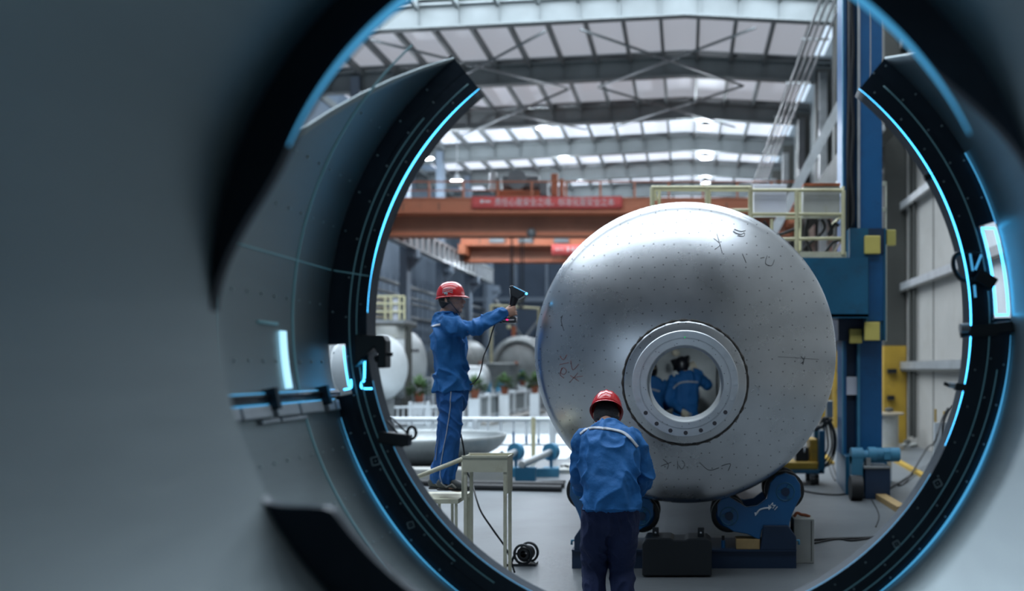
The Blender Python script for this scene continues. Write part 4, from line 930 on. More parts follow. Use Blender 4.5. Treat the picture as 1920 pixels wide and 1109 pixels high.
# fences
def fence(A, B, h, nposts, lab, picket=0.16, low=0.12, blue=False, base=0.0):
    A = Vector((A[0],A[1],base)); B = Vector((B[0],B[1],base)); L = (B-A).length; d = (B-A)/L
    t = thing('white_fence', (A+B)/2, lab, 'fence')
    m = mb('white_paint'); up = Vector((0,0,1))
    m.obox(A+up*(h-0.03), B+up*(h-0.03), 0.06, 0.06); m.obox(A+up*low, B+up*low, 0.05, 0.05); m.build('rail', t)
    n = int(L/picket); m = mb('white_paint')
    for k in range(1, n): p = A+d*(k*L/n); m.obox(p+up*low, p+up*(h-0.03), 0.035, 0.02)
    m.build('pickets', t)
    for k in range(nposts):
        p = A+d*(k*L/(nposts-1)); m = mb('white_paint'); m.obox(p, p+up*(h+0.04), 0.09, 0.09); m.ball(p+up*(h+0.07), 0.05, 8, 6)
        o = m.build('post', t)
        if blue: mb('blue_bright').obox(p+up*(low+0.04)+Vector((0,-0.05,0)), p+up*(low+0.25)+Vector((0,-0.05,0)), 0.03, 0.01).build('blue_mark', o)
    return t
yf = 18.6
# front fence: thin rails, wide posts
t = thing('white_fence', (X(900,yf),yf,0), 'white tube railing nearest the tank, behind the bowl', 'fence')
m = mb('white_paint'); m.cyl(P(725,787,yf), P(1050,787,yf), 0.045, n=10); m.cyl(P(725,834,yf), P(1070,834,yf), 0.025, n=8); m.build('rail', t)
for px in (772,812,852,892,915,939,963,987,1010,1036):
    m = mb('white_paint'); big = px in (1036,892); m.cyl((X(px,yf),yf,0.0 if big else Z(834,yf)),(X(px,yf),yf,Z(787,yf)),0.06 if big else 0.025, n=8); o = m.build('post', t)
    if px in (963,987,1010): mb('blue_bright').cyl((X(px,yf),yf-0.03,Z(831,yf)),(X(px,yf),yf-0.03,Z({963:810,987:817,1010:823}[px],yf)),0.02,n=6).build('blue_mark', o)
tag(mb('yellow_paint').cyl((X(1000,18.2),18.2,0),(X(1000,18.2),18.2,Z(783,18.2)),0.04,n=10).build('yellow_pole'), 'thin cream pole standing before the white railing', 'pole')
fence(FP(735,803), FP(868,799), 0.62, 5, 'white picket fence far left behind the tube railing')
t = thing('white_fence', (-6.2, 38, 0), 'white panelled fence slanting away towards the tank, on a low kerb', 'fence')
A = Vector((*FP(893,797),0)); B = Vector((*FP(1004,773),0)); up = Vector((0,0,1)); d = B-A
mb('white_paint').obox(A+up*0.84, B+up*0.84, 0.12, 0.08).build('top_rail', t)
mb('white_paint').obox(A+up*0.22, B+up*0.22, 0.10, 0.05).build('bottom_rail', t)
mb('floor_pale').obox(A+up*0.53, B+up*0.53, 0.02, 0.56).build('infill_panel', t)
for k in range(6):
    p = A+d*(k/5.0)**1.15; m = mb('white_paint'); m.obox(p, p+up*0.92, 0.17, 0.17, up=(0,1,0)); o = m.build('post', t); mb('dark_column').box(p.x-0.13,p.x+0.13,p.y-0.13,p.y+0.13,0,0.10).build('post_foot', o)
fence(FP(738,775), FP(812,772), 1.35, 4, 'white picket fence at far left under a potted plant', picket=0.2)
fence(FP(862,772), FP(1010,772), 0.85, 6, 'white fence farthest back, with potted plants on it')
m = mb('wall_panel'); a, b = FP(905,801), FP(1010,775); m.obox(Vector((a[0],a[1],0.06)), Vector((b[0],b[1],0.06)), 0.5, 0.12); tag(m.build('low_kerb'), 'low beige kerb under the slanting white fence', 'kerb')
m = mb('white_paint'); a = FP(860,830); m.box(-6.0,-2.2,18.9,26,0,0.02); struct(m.build('floor_marking'))
m = mb('floor_pale'); m.box(X(700,26),X(1030,26),26,34,0,0.03); struct(m.build('floor_marking'))
# potted plants
def plant(px, pyb, y, s, lab, first=[None]):
    random.seed(int(px)); p = P(px, pyb, y)
    t = thing('potted_plant', p, lab, 'plant', 'potted plants along the white fences')
    m = mb('terracotta'); m.lathe([(0.001,0),(0.10*s,0),(0.14*s,0.24*s),(0.15*s,0.24*s),(0.15*s,0.28*s),(0.12*s,0.28*s),(0.001,0.24*s)], p, (0,0,1), 16); m.build('pot', t)
    m = mb('leaf')
    for k in range(150):
        a = random.uniform(0,2*PI); e = random.uniform(-0.1,1.45); L = s*random.uniform(0.22,0.46); d = Vector((math.cos(a)*math.cos(e), math.sin(a)*math.cos(e), math.sin(e)))
        b = p+Vector((0,0,0.30*s))+d*L*0.45; tip = p+Vector((0,0,0.30*s))+d*L*1.2-Vector((0,0,0.10*s*math.cos(e))); sd = d.cross(Vector((0,0,1))).normalized()*0.045*s; u = Vector((0,0,0.02*s))
        mid = (b+tip)/2; m.add([b, mid+sd+u, tip, mid-sd+u, mid-u*0.2], [(0,1,4),(1,2,4),(2,3,4),(3,0,4),(0,3,2,1)], True)
    o = m.build('foliage', t)
    return t
def planter(px, pyb, y, w, lab):
    p = P(px, pyb, y); o = mb('white_paint').box(p.x-w/2,p.x+w/2,y-w/2,y+w/2,0,p.z).build('planter_box', bevel=0.01); tag(o, lab, 'planter box', 'white planter boxes under the plants')
for px, pb, y, s, lab, lab2 in ((786,755,30.0,1.05,'potted fern on a white box at far left beside the standing worker','white box under the plant left of the standing worker'),
    (890,748,29.6,0.95,'potted plant just right of the standing worker','white box under the plant just right of the standing worker'),
    (946,740,33.5,0.95,'potted plant in the middle of the white fence','white box under the plant in the middle of the white fence'),
    (1003,738,34.5,0.95,'potted plant closest to the tank','white box under the plant closest to the tank')):
    planter(px, pb, y, 0.32, lab2); plant(px, pb, y, s, lab)
for px, pb, y, s, lab in ((720,758,29.0,0.9,'potted plant at the far left edge of the opening'),(980,724,40.0,0.8,'small potted plant in the back row near the tank'),(902,728,40.0,0.7,'small potted plant in the back row right of the worker')):
    planter(px, pb, y, 0.3, 'white box under '+lab); plant(px, pb, y, s, lab)
# white horizontal tanks
def htank(cx, cy_, cz, R, L, rz, matname, lab, bands=(0.3,0.7)):
    t = thing('storage_tank', (cx,cy_,0), lab, 'tank')
    d = Vector((math.cos(rz), math.sin(rz), 0)); c = Vector((cx,cy_,cz)); a = c-d*L/2
    prof = [(0.001,-R*0.5)]+[(R*math.sin(q*PI/16), -R*0.5*math.cos(q*PI/16)) for q in range(1,9)]+[(R,L)]+[(R*math.cos(q*PI/16), L+R*0.5*math.sin(q*PI/16)) for q in range(1,8)]+[(0.001,L+R*0.5)]
    mb(matname).lathe(prof, a, d, 48).build('tank_body', t)
    for f in (0.0,)+tuple(bands)+(1.0,):
        mb(matname).lathe([(R,-0.04),(R+0.02,-0.03),(R+0.02,0.03),(R,0.04)], a+d*L*f, d, 48).build('seam_band', t)
    for f in (0.2,0.8):
        q = a+d*L*f; s = Vector((-d.y,d.x,0)); m = mb('grey_steel'); m.obox(q+s*(-R*0.8)+Vector((0,0,-cz+0.02)), q+s*(R*0.8)+Vector((0,0,-cz+0.02)), 0.3, 0.04); 
        m.obox(q+Vector((0,0,-cz+0.02)), q+Vector((0,0,-R+0.02)), 0.25, R*1.2, up=(s.x,s.y,0)); m.build('saddle', t)
    return t
t = htank(-11.0+0.6, 33.0, 1.85, 1.08, 3.0, -0.25, 'tank_white', 'large white horizontal tank behind the left rim, with dark writing on its end')
m = mb('ink_dark'); 
for k in range(3): m.box(X(776+k*5,32.0),X(779.5+k*5,32.0),31.70,31.72,Z(662,32),Z(655,32))
m.build('writing', t)
htank(X(690,25.5), 25.5, 1.72, 0.78, 1.0, -0.45, 'tank_white', 'bright white tank end close behind the left rim', ())
htank(X(858,45), 45, 2.0, 0.95, 1.8, 1.2, 'tank_grey', 'grey tank half hidden behind the standing worker', (0.5,))
htank(X(893,35), 35, 1.35, 0.45, 0.5, 0.1, 'tank_white', 'small round white vessel right of the standing worker', ())
y = 46.0; t = thing('flanged_vessel', (X(968,y), y+1, 0), 'pale steel vessel with a round flanged opening, left of the big tank', 'vessel')
cz = Z(683,y); R = 1.28; cx = X(972,y)
m = mb('tank_grey'); m.lathe([(R*0.74,0.0),(R*0.74,-0.14),(R*0.90,-0.14),(R*0.90,0),(R*0.92,0.05),(R,0.25),(R,3.0)], (cx,y,cz), (0,1,0), 48); m.lathe([(0.001,-0.16),(R*0.5,-0.12),(R*0.76,0.0)], (cx,y,cz), (0,1,0), 40); m.build('vessel_body', t)
m = mb('grey_steel'); m.box(cx-0.9,cx+0.9,y+0.5,y+0.8,0,cz-R*0.75); m.build('saddle', t)
t = thing('round_basin', (X(938,43.5), 43.5, 0), 'grey round basin with a thick rim in front of the flanged vessel', 'basin')
y = 43.5; R = 0.75; c = Vector((X(936,y),y,0)); zt = Z(681,y)
m = mb('tank_grey'); m.lathe([(R,0),(R,zt-0.12),(R+0.06,zt-0.1),(R+0.06,zt),(R-0.05,zt),(R-0.05,zt-0.5)], c, (0,0,1), 40); m.build('basin_wall', t)
m = mb('rust'); m.ball((c.x-R,y-0.2,zt-0.02),0.09); m.ball((c.x+R,y-0.2,zt-0.02),0.09); m.build('corner_cap', t)
# yellow gantry frame
y = 45; t = thing('gantry_frame', (X(922,y), y, 0), 'thin yellow gantry frame behind the scanning worker', 'frame')
m = mb('yellow_paint'); m.cyl((X(921,y),y,0),(X(921,y),y,Z(572,y)),0.07); m.build('post', t); m = mb('yellow_paint'); m.cyl((X(1010,y),y,0),(X(1010,y),y,Z(578,y)),0.05); m.build('post', t); m = mb('yellow_paint'); m.cyl(P(921,573,y),P(1012,579,y),0.05); m.build('top_beam', t)
# hanging grab
y = 50.3; t = thing('lifting_clamp', P(962,625,y), 'rust brown and blue lifting clamp above the flanged vessel', 'lifting clamp')
m = mb('rust'); m.box(X(959,y),X(967,y),y,y+0.15,Z(645,y),Z(612,y)); m.build('clamp_jaw', t); m = mb('blue_dark'); m.box(X(953,y),X(959,y),y,y+0.15,Z(640,y),Z(620,y)); m.box(X(967,y),X(970,y),y,y+0.15,Z(648,y),Z(625,y)); m.build('frame', t); mb('yellow_paint').ball(P(954,614,y),0.11).build('pulley', t); mb('black_metal').cyl(P(962,612,y),(X(962,y),y,6.9),0.03,n=5).build('rope', t)
tag(mb('blue_paint').box(X(974,41.5),X(983,41.5),41.5,41.7,0.0,Z(694,41.5)).build('gas_bottle', bevel=0.03), 'blue cylinder shape beside the grey basin', 'bottle')
for k, (px, py, s, mm, lab) in enumerate(((860,716,0.35,'leaf','dark green shrub behind the worker'),(760,706,0.5,'dark_column','dark machine parts behind the far left plant'),(785,700,0.35,'grey_steel','grey machine under the white tank'),(913,722,0.3,'blue_pale','blue grey round box in the back row'),(938,722,0.25,'blue_pale','small blue grey box in the back row'))):
    y = 36; p = P(px, py, y); m = mb(mm); m.lathe([(0.001,p.z+s*0.5),(s*0.3,p.z+s*0.5),(s*0.5,p.z+s*0.3),(s*0.5,0.05),(s*0.55,0.0)], (p.x,y,0), (0,0,1), 14); m.box(p.x-s*0.6,p.x-s*0.3,y-s*0.3,y+s*0.3,0,p.z); o = m.build('machine_part'); tag(o, lab, 'machine part')
# railed platforms at far left
y = 30; t = thing('side_platform', (X(715,y), y, 0), 'cream railed work platform at the left beyond the rim', 'platform')
m = mb('galvanised'); m.box(X(640,y),X(758,y),y,y+1.4,Z(606,y),Z(600,y)); m.use('dark_column').box(X(640,y),X(758,y),y,y+1.4,Z(612,y),Z(606,y)); m.build('deck', t)
m = mb('yellow_paint')
for px in (722,733,749,758): m.cyl((X(px,y),y,Z(600,y)),(X(px,y),y,Z(556,y)),0.035,n=6)
for py in (556,570,585): m.cyl(P(700,py,y),P(758,py,y),0.03,n=6)
m.build('railing', t)
m = mb('panel_white'); m.box(X(736,y),X(747,y),y+0.05,y+0.08,Z(600,y),Z(560,y)); m.build('cloth_panel', t)
m = mb('tan_sheet')
for k in range(5): m.box(X(699,y),X(716,y),y+0.1,y+0.8,Z(596-k*9,y),Z(592-k*9,y))
m.build('shelf_board', t)
for px in (700,757): mb('dark_column').box(X(px,y)-0.08,X(px,y)+0.08,y+0.4,y+0.6,0,Z(612,y)).build('leg', t)
m = mb('panel_grey'); m.cyl((X(718,y),y+0.4,Z(635,y)),(X(718,y),y+0.4,Z(612,y)),0.55,n=24); m.build('round_tank', t)

# ------------------------------------------------------------------ tray stand, work platform and cable reel by the standing worker
YT = 8.0
t = thing('tray_stand', (X(914,YT), YT, 0), 'cream metal tray stand on tall legs in front of the standing worker', 'stand')
xa, xb, za, zb = X(867,YT), X(951,YT), Z(886,YT), Z(857,YT); yb = YT+0.26
m = mb('cream_paint'); m.box(xa,xb,YT,YT+0.012,za,zb); m.box(xa,xb,yb-0.012,yb,za,zb); m.box(xa,xa+0.012,YT+0.012,yb-0.012,za,zb); m.box(xb-0.012,xb,YT+0.012,yb-0.012,za-0.17,zb); m.box(xa+0.012,xb-0.012,YT+0.012,yb-0.012,zb-0.035,zb-0.02)
m.box(xa-0.006,xb+0.006,YT-0.008,YT+0.006,zb-0.008,zb+0.008); m.box(xa-0.006,xb+0.006,yb-0.006,yb+0.008,zb-0.008,zb+0.008)
m.build('tray', t)
for x in (xa+0.02, xb-0.02):
    for y in (YT+0.02, yb-0.02):
        mb('cream_paint').obox((x,y,0),(x,y,za+0.01),0.024,0.024,up=(0,1,0)).build('leg', t)
mb('rust').box(xa+0.03,xa+0.14,YT+0.05,YT+0.2,zb-0.02,zb-0.012).build('rusty_patch', t)
t = thing('work_platform', (-2.05, 8.45, 0), 'low cream step platform with a sloping handrail, under the standing worker', 'platform')
zs = Z(936,8.25); y0_, y1_ = 8.22, 8.72; xa, xb = X(770,8.4), X(868,8.4)
m = mb('cream_paint'); m.box(xa,xb,y0_,y1_,zs-0.035,zs); m.build('step_deck', t)
for x in (xa+0.03, X(827,8.3), xb-0.02):
    for y in (y0_+0.02, y1_-0.02): mb('cream_paint').obox((x,y,0),(x,y,zs-0.03),0.020,0.020,up=(0,1,0)).build('leg', t)
m = mb('cream_paint'); m.tube([P(740,912,8.30),P(868,861,8.18)],0.018,8); m.tube([P(868,861,8.18),P(868,936,8.2)],0.012,8); m.build('handrail', t)
t = thing('cable_reel', (X(985,7.9), 7.9, 0), 'black cable reel on the floor between the two workers', 'cable reel')
y = 8.7; c = Vector((X(983,y),y,0.10)); m = mb('black_rubber'); m.lathe([(0.03,-0.02),(0.06,-0.02),(0.06,0.09),(0.03,0.09)], c, (0.3,1,0), 24); m.build('wound_cable', t)
for h in (-0.03,0.09): m = mb('black_metal'); m.lathe([(0.07,h),(0.09,h),(0.09,h+0.012),(0.07,h+0.012),(0.07,h)], c, (0.3,1,0), 28); m.build('rim', t)
m = mb('black_metal'); m.box(c.x-0.16,c.x+0.1,y-0.03,y+0.12,0,0.02); m.tube([(c.x-0.12,y,0.01),(c.x-0.08,y+0.02,0.10),(c.x,y+0.02,0.10)],0.012,6); m.build('foot', t)
# ------------------------------------------------------------------ people
def V(*a): return Vector(a)
def remeshed(mb_, name, matname, voxel, smooth=2, fold=0.0, fscale=7.0, seed=0.0, parent=None):
    me = mb_.mesh(name); o = bpy.data.objects.new('tmp', me); COL.objects.link(o)
    r = o.modifiers.new('r', 'REMESH'); r.mode = 'VOXEL'; r.voxel_size = voxel; r.use_smooth_shade = True
    if smooth: s = o.modifiers.new('s', 'SMOOTH'); s.iterations = smooth; s.factor = 0.5
    out = evalmesh(o, name); bpy.data.objects.remove(o)
    if fold:
        nr = [v.normal.copy() for v in out.vertices]
        for v, n_ in zip(out.vertices, nr):
            p = v.co+V(seed, seed*0.7, 0)
            w = noise.noise(p*3.1)*0.35
            q = V(p.x*fscale*1.1+w*3, p.y*fscale*1.1, p.z*fscale*0.75+w*4+p.x*4.0)
            a = 1.0-abs(noise.noise(q))*2.6; b = noise.noise(q*2.3)
            a = max(-1.0, a); v.co += n_*fold*(0.9*a*abs(a)+0.45*b-0.30)
    out.materials.clear(); out.materials.append(MATS[matname])
    for p in out.polygons: p.use_smooth = True
    ob = bpy.data.objects.new(name, out); COL.objects.link(ob)
    if parent: setp(ob, parent)
    return ob
def bvh(o): return BVHTree.FromPolygons([v.co for v in o.data.vertices], [p.vertices for p in o.data.polygons])
def ribbon(o, pts, width, name, matname, parent, dirv=(0,1,0), off=0.007, sub=10):
    """a thin strip laid on the cloth: pts (x,z) as seen along dirv"""
    tr = bvh(o); d = Vector(dirv).normalized(); w = []
    P_ = spline([V(*p) for p in pts], sub)
    m = mb(matname); rows = []; last = None
    for i, p in enumerate(P_):
        a = P_[max(0,i-1)]; b = P_[min(len(P_)-1,i+1)]; t = (b-a).normalized(); s = t.cross(d).normalized()
        row = []
        for k in (-1, 0, 1):
            h = tr.ray_cast(p+s*(width/2*k)-d*1.5, d)
            if h[0] is None: row = None; break
            row.append(h[0]-d*off)
        if row: rows.append(row)
    vs = [v for r in rows for v in r]+[v+d*0.004 for r in rows for v in r]; n = len(rows); fs = []
    for i in range(n-1):
        for k in range(2): fs.append((i*3+k, i*3+k+1, i*3+k+4, i*3+k+3))
    for i in range(n-1): fs += [(i*3, i*3+3, n*3+i*3+3, n*3+i*3), (i*3+2, n*3+i*3+2, n*3+i*3+5, i*3+5)]
    if n > 1: m.add(vs, fs, True); return m.build(name, parent)

def finger(m, base, f, n, s, L, r, curl, spread=0.0):
    """f along the finger, n palm normal the finger curls towards"""
    d = (f+s*spread).normalized(); p = base.copy(); pts = [p-d*0.01, p.copy()]; rr = [r*1.05, r*1.05]; ang = 0
    for i, (l, c) in enumerate(zip((0.46,0.30,0.24), curl)):
        ang += c; dd = d*math.cos(ang)+n*math.sin(ang); p = p+dd*(L*l); pts.append(p.copy()); rr.append(r*(0.98-0.09*i))
    m.loft(pts, rr, s, n=8, sub=2)
def hand(m, w, f, n, s, curl=(0.5,0.6,0.4), sc=1.0, thumb=(0.9,0.4,0.35), tcurl=0.4):
    """w wrist, f finger direction, n direction the palm faces, s towards the thumb"""
    f = f.normalized(); s = s.normalized(); n = n.normalized()
    m.loft([w-f*0.03*sc, w+f*0.01*sc, w+f*0.05*sc, w+f*0.088*sc], [(0.027*sc,0.021*sc),(0.030*sc,0.019*sc),(0.040*sc,0.016*sc),(0.040*sc,0.014*sc)], s, n=14, sub=3)
    for k, (o, L) in enumerate(((0.032,0.072),(0.011,0.080),(-0.011,0.075),(-0.032,0.060))):
        finger(m, w+f*0.090*sc+s*o*sc, f, n, s, L*sc, (0.0088-0.0006*k)*sc, curl, o*2.2)
    d = (s*thumb[0]+f*thumb[1]+n*thumb[2]).normalized(); b = w+f*0.025*sc+s*0.026*sc+n*0.004
    d2 = (d*math.cos(tcurl)+(f*0.7+n*0.6).normalized()*math.sin(tcurl)).normalized()
    m.loft([b, b+d*0.030*sc, b+d*0.048*sc+d2*0.012*sc, b+d*0.048*sc+d2*0.040*sc], [0.013*sc,0.012*sc,0.010*sc,0.0085*sc], n, n=8, sub=2)
def head(m, c, f, u, sc=1.0):
    """c = centre of the skull, f = where the face looks, u = up"""
    f = f.normalized(); u = (u-f*u.dot(f)).normalized(); s = u.cross(f).normalized(); ax = (s, f, u)
    m.ball(c, (0.078*sc,0.097*sc,0.092*sc), 24, 16, ax)
    m.ball(c+f*0.028*sc-u*0.050*sc, (0.060*sc,0.066*sc,0.072*sc), 20, 14, ax)
    m.ball(c+f*0.062*sc-u*0.098*sc, (0.030*sc,0.026*sc,0.022*sc), 14, 10, ax)        # chin
    m.ball(c+f*0.082*sc+u*0.012*sc, (0.052*sc,0.018*sc,0.014*sc), 14, 8, ax)         # brow
    m.loft([c+f*0.085*sc+u*0.005*sc, c+f*0.100*sc-u*0.018*sc, c+f*0.113*sc-u*0.035*sc, c+f*0.096*sc-u*0.043*sc], [(0.009*sc,0.010*sc),(0.010*sc,0.010*sc),(0.016*sc,0.011*sc),(0.012*sc,0.008*sc)], s, n=10, sub=3)
    m.ball(c+f*0.090*sc-u*0.062*sc, (0.022*sc,0.012*sc,0.007*sc), 12, 8, ax); m.ball(c+f*0.088*sc-u*0.074*sc, (0.020*sc,0.012*sc,0.007*sc), 12, 8, ax)
    for k in (-1,1):
        m.ball(c+f*0.055*sc-u*0.022*sc+s*0.040*k*sc, (0.024*sc,0.030*sc,0.026*sc), 12, 8, ax)   # cheek
        m.ball(c-f*0.004*sc-u*0.015*sc+s*0.080*k*sc, (0.010*sc,0.019*sc,0.031*sc), 12, 8, ax); m.ball(c-f*0.014*sc-u*0.008*sc+s*0.088*k*sc, (0.006*sc,0.016*sc,0.024*sc), 12, 8, ax)
def face_details(root, c, f, u, sc=1.0):
    f = f.normalized(); u = (u-f*u.dot(f)).normalized(); s = u.cross(f).normalized(); ax = (s, f, u)
    for k in (-1,1):
        m = mb('stripe'); q = c+f*0.082*sc-u*0.006*sc+s*0.030*k*sc; m.ball(q, (0.013*sc,0.010*sc,0.008*sc), 12, 8, ax); m.use('hair').ball(q+f*0.007*sc, (0.006*sc,0.005*sc,0.006*sc), 8, 6, ax); m.build('eye', root)
        m = mb('hair'); m.loft([c+f*0.094*sc+u*0.016*sc+s*0.014*k*sc, c+f*0.093*sc+u*0.021*sc+s*0.032*k*sc, c+f*0.080*sc+u*0.016*sc+s*0.052*k*sc], [0.003*sc,0.0035*sc,0.002*sc], f, n=6, sub=3); m.build('eyebrow', root)
    m = mb('ink_red'); m.loft([c+f*0.098*sc-u*0.068*sc-s*0.020*sc, c+f*0.103*sc-u*0.068*sc, c+f*0.098*sc-u*0.068*sc+s*0.020*sc], [0.0018*sc]*3, f, n=6, sub=3); m.build('mouth', root)
def hard_hat(root, c, f, u, sc=1.0):
    f = f.normalized(); u = (u-f*u.dot(f)).normalized(); s = u.cross(f).normalized(); n = 48; rows = 13; vs = []
    for i in range(rows+1):
        e = PI/2*i/rows                                        # 0 at the rim, up to the crown
        for k in range(n):
            q = 2*PI*k/n; x = math.cos(q); y = math.sin(q)
            r = max(0.0, math.cos(e))**0.78; h = math.sin(e)
            ridge = 0.0
            for o in (-0.36, 0, 0.36):
                lat = x*r*1.0
                ridge += (0.010 if o == 0 else 0.006)*math.exp(-((lat-o)/0.085)**2)*min(1, h*2.2)
            vs.append(c+s*(0.122*x*r)+f*(0.150*y*r)+u*(0.150*h+ridge*1.0))
    m = mb('helmet_red'); fs = [(i*n+k, i*n+(k+1)%n, (i+1)*n+(k+1)%n, (i+1)*n+k) for i in range(rows) for k in range(n)]
    vs += [c+s*(0.116*math.cos(2*PI*k/n))+f*(0.144*math.sin(2*PI*k/n))-u*0.002 for k in range(n)]; b = (rows+1)*n
    m.add([c+(v-c)*sc for v in vs], fs+[(k, b+k, b+(k+1)%n, (k+1)%n) for k in range(n)], True); hat = m.build('hard_hat', root)
    so = hat.modifiers.new('t', 'SOLIDIFY'); so.thickness = 0.003; so.offset = -1
    vs = []
    for R, h in ((0.0,0.006),(0.5,0.002),(1.0,-0.006),(1.0,-0.011),(0.5,-0.005),(0.0,-0.004)):
        for k in range(n):
            q = 2*PI*k/n; y = math.sin(q); w = 0.010+0.038*max(0, y)**3+0.006*max(0,-y)**3
            vs.append(c+(s*(0.121*math.cos(q)+w*R*math.cos(q))+f*(0.149*y+w*R*y)+u*(h-0.012*max(0,y)**3*R-0.012*max(0,-y)**2*(0.6+0.4*R)))*sc)
    m = mb('helmet_red'); m.add(vs, [(i*n+k, i*n+(k+1)%n, ((i+1)%6)*n+(k+1)%n, ((i+1)%6)*n+k) for i in range(6) for k in range(n)], True); m.build('brim', hat)
    return hat
def hair_cap(root, c, f, u, sc=1.0, low=-0.055):
    f = f.normalized(); u = (u-f*u.dot(f)).normalized(); s = u.cross(f).normalized(); n = 24; vs = []; rows = 8
    for i in range(rows+1):
        t = i/rows; 
        for k in range(n+1):
            q = PI+PI*(k/n)                                     # back half, ear to ear
            h = 0.075-t*(0.075-low*1.0)*(0.75+0.25*abs(math.sin(q)))
            rr = math.sqrt(max(0.05, 1-(h/0.11)**2))
            vs.append(c+(s*(0.087*math.cos(q)*rr)+f*(0.103*math.sin(q)*rr+0.012)+u*h)*sc)
    m = mb('hair'); m.add(vs, [(i*(n+1)+k, i*(n+1)+k+1, (i+1)*(n+1)+k+1, (i+1)*(n+1)+k) for i in range(rows) for k in range(n)], True)
    o = m.build('hair', root); so = o.modifiers.new('t', 'SOLIDIFY'); so.thickness = 0.016*sc; so.offset = 0; return o
def shoe(root, ankle, fdir, sc=1.0):
    f = fdir.copy(); f.z = 0; f.normalize(); s = V(f.y,-f.x,0); b = V(ankle.x, ankle.y, ankle.z-0.085*sc)
    m = mb('shoe_grey'); m.loft([b-f*0.065+V(0,0,0.05), b-f*0.045+V(0,0,0.055), b+f*0.03+V(0,0,0.058), b+f*0.10+V(0,0,0.045), b+f*0.17+V(0,0,0.033), b+f*0.195+V(0,0,0.030)],
        [(0.030,0.035),(0.036,0.048),(0.038,0.052),(0.044,0.040),(0.042,0.027),(0.030,0.018)], s, n=16, sub=3)
    o = m.build('shoe', root)
    m = mb('black_rubber'); m.loft([b-f*0.07+V(0,0,0.010), b+f*0.03+V(0,0,0.010), b+f*0.12+V(0,0,0.010), b+f*0.205+V(0,0,0.014)], [(0.036,0.012),(0.038,0.011),(0.048,0.011),(0.034,0.010)], s, n=14, sub=3); m.build('sole', o)
    m = mb('shoe_light')
    for t, h in ((0.02,0.094),(0.045,0.086),(0.07,0.078),(0.095,0.070)):
        m.tube([b+f*t+s*0.032+V(0,0,h-0.03), b+f*t+s*0.012+V(0,0,h+0.002), b+f*t-s*0.012+V(0,0,h+0.002), b+f*t-s*0.032+V(0,0,h-0.03)], 0.005, 6)
    for k in (-1,1): m.tube([b-f*0.03+s*0.042*k+V(0,0,0.07), b+f*0.02+s*0.046*k+V(0,0,0.035), b+f*0.07+s*0.047*k+V(0,0,0.06), b+f*0.11+s*0.047*k+V(0,0,0.03)], 0.007, 6)
    m.build('laces', o)
    return o

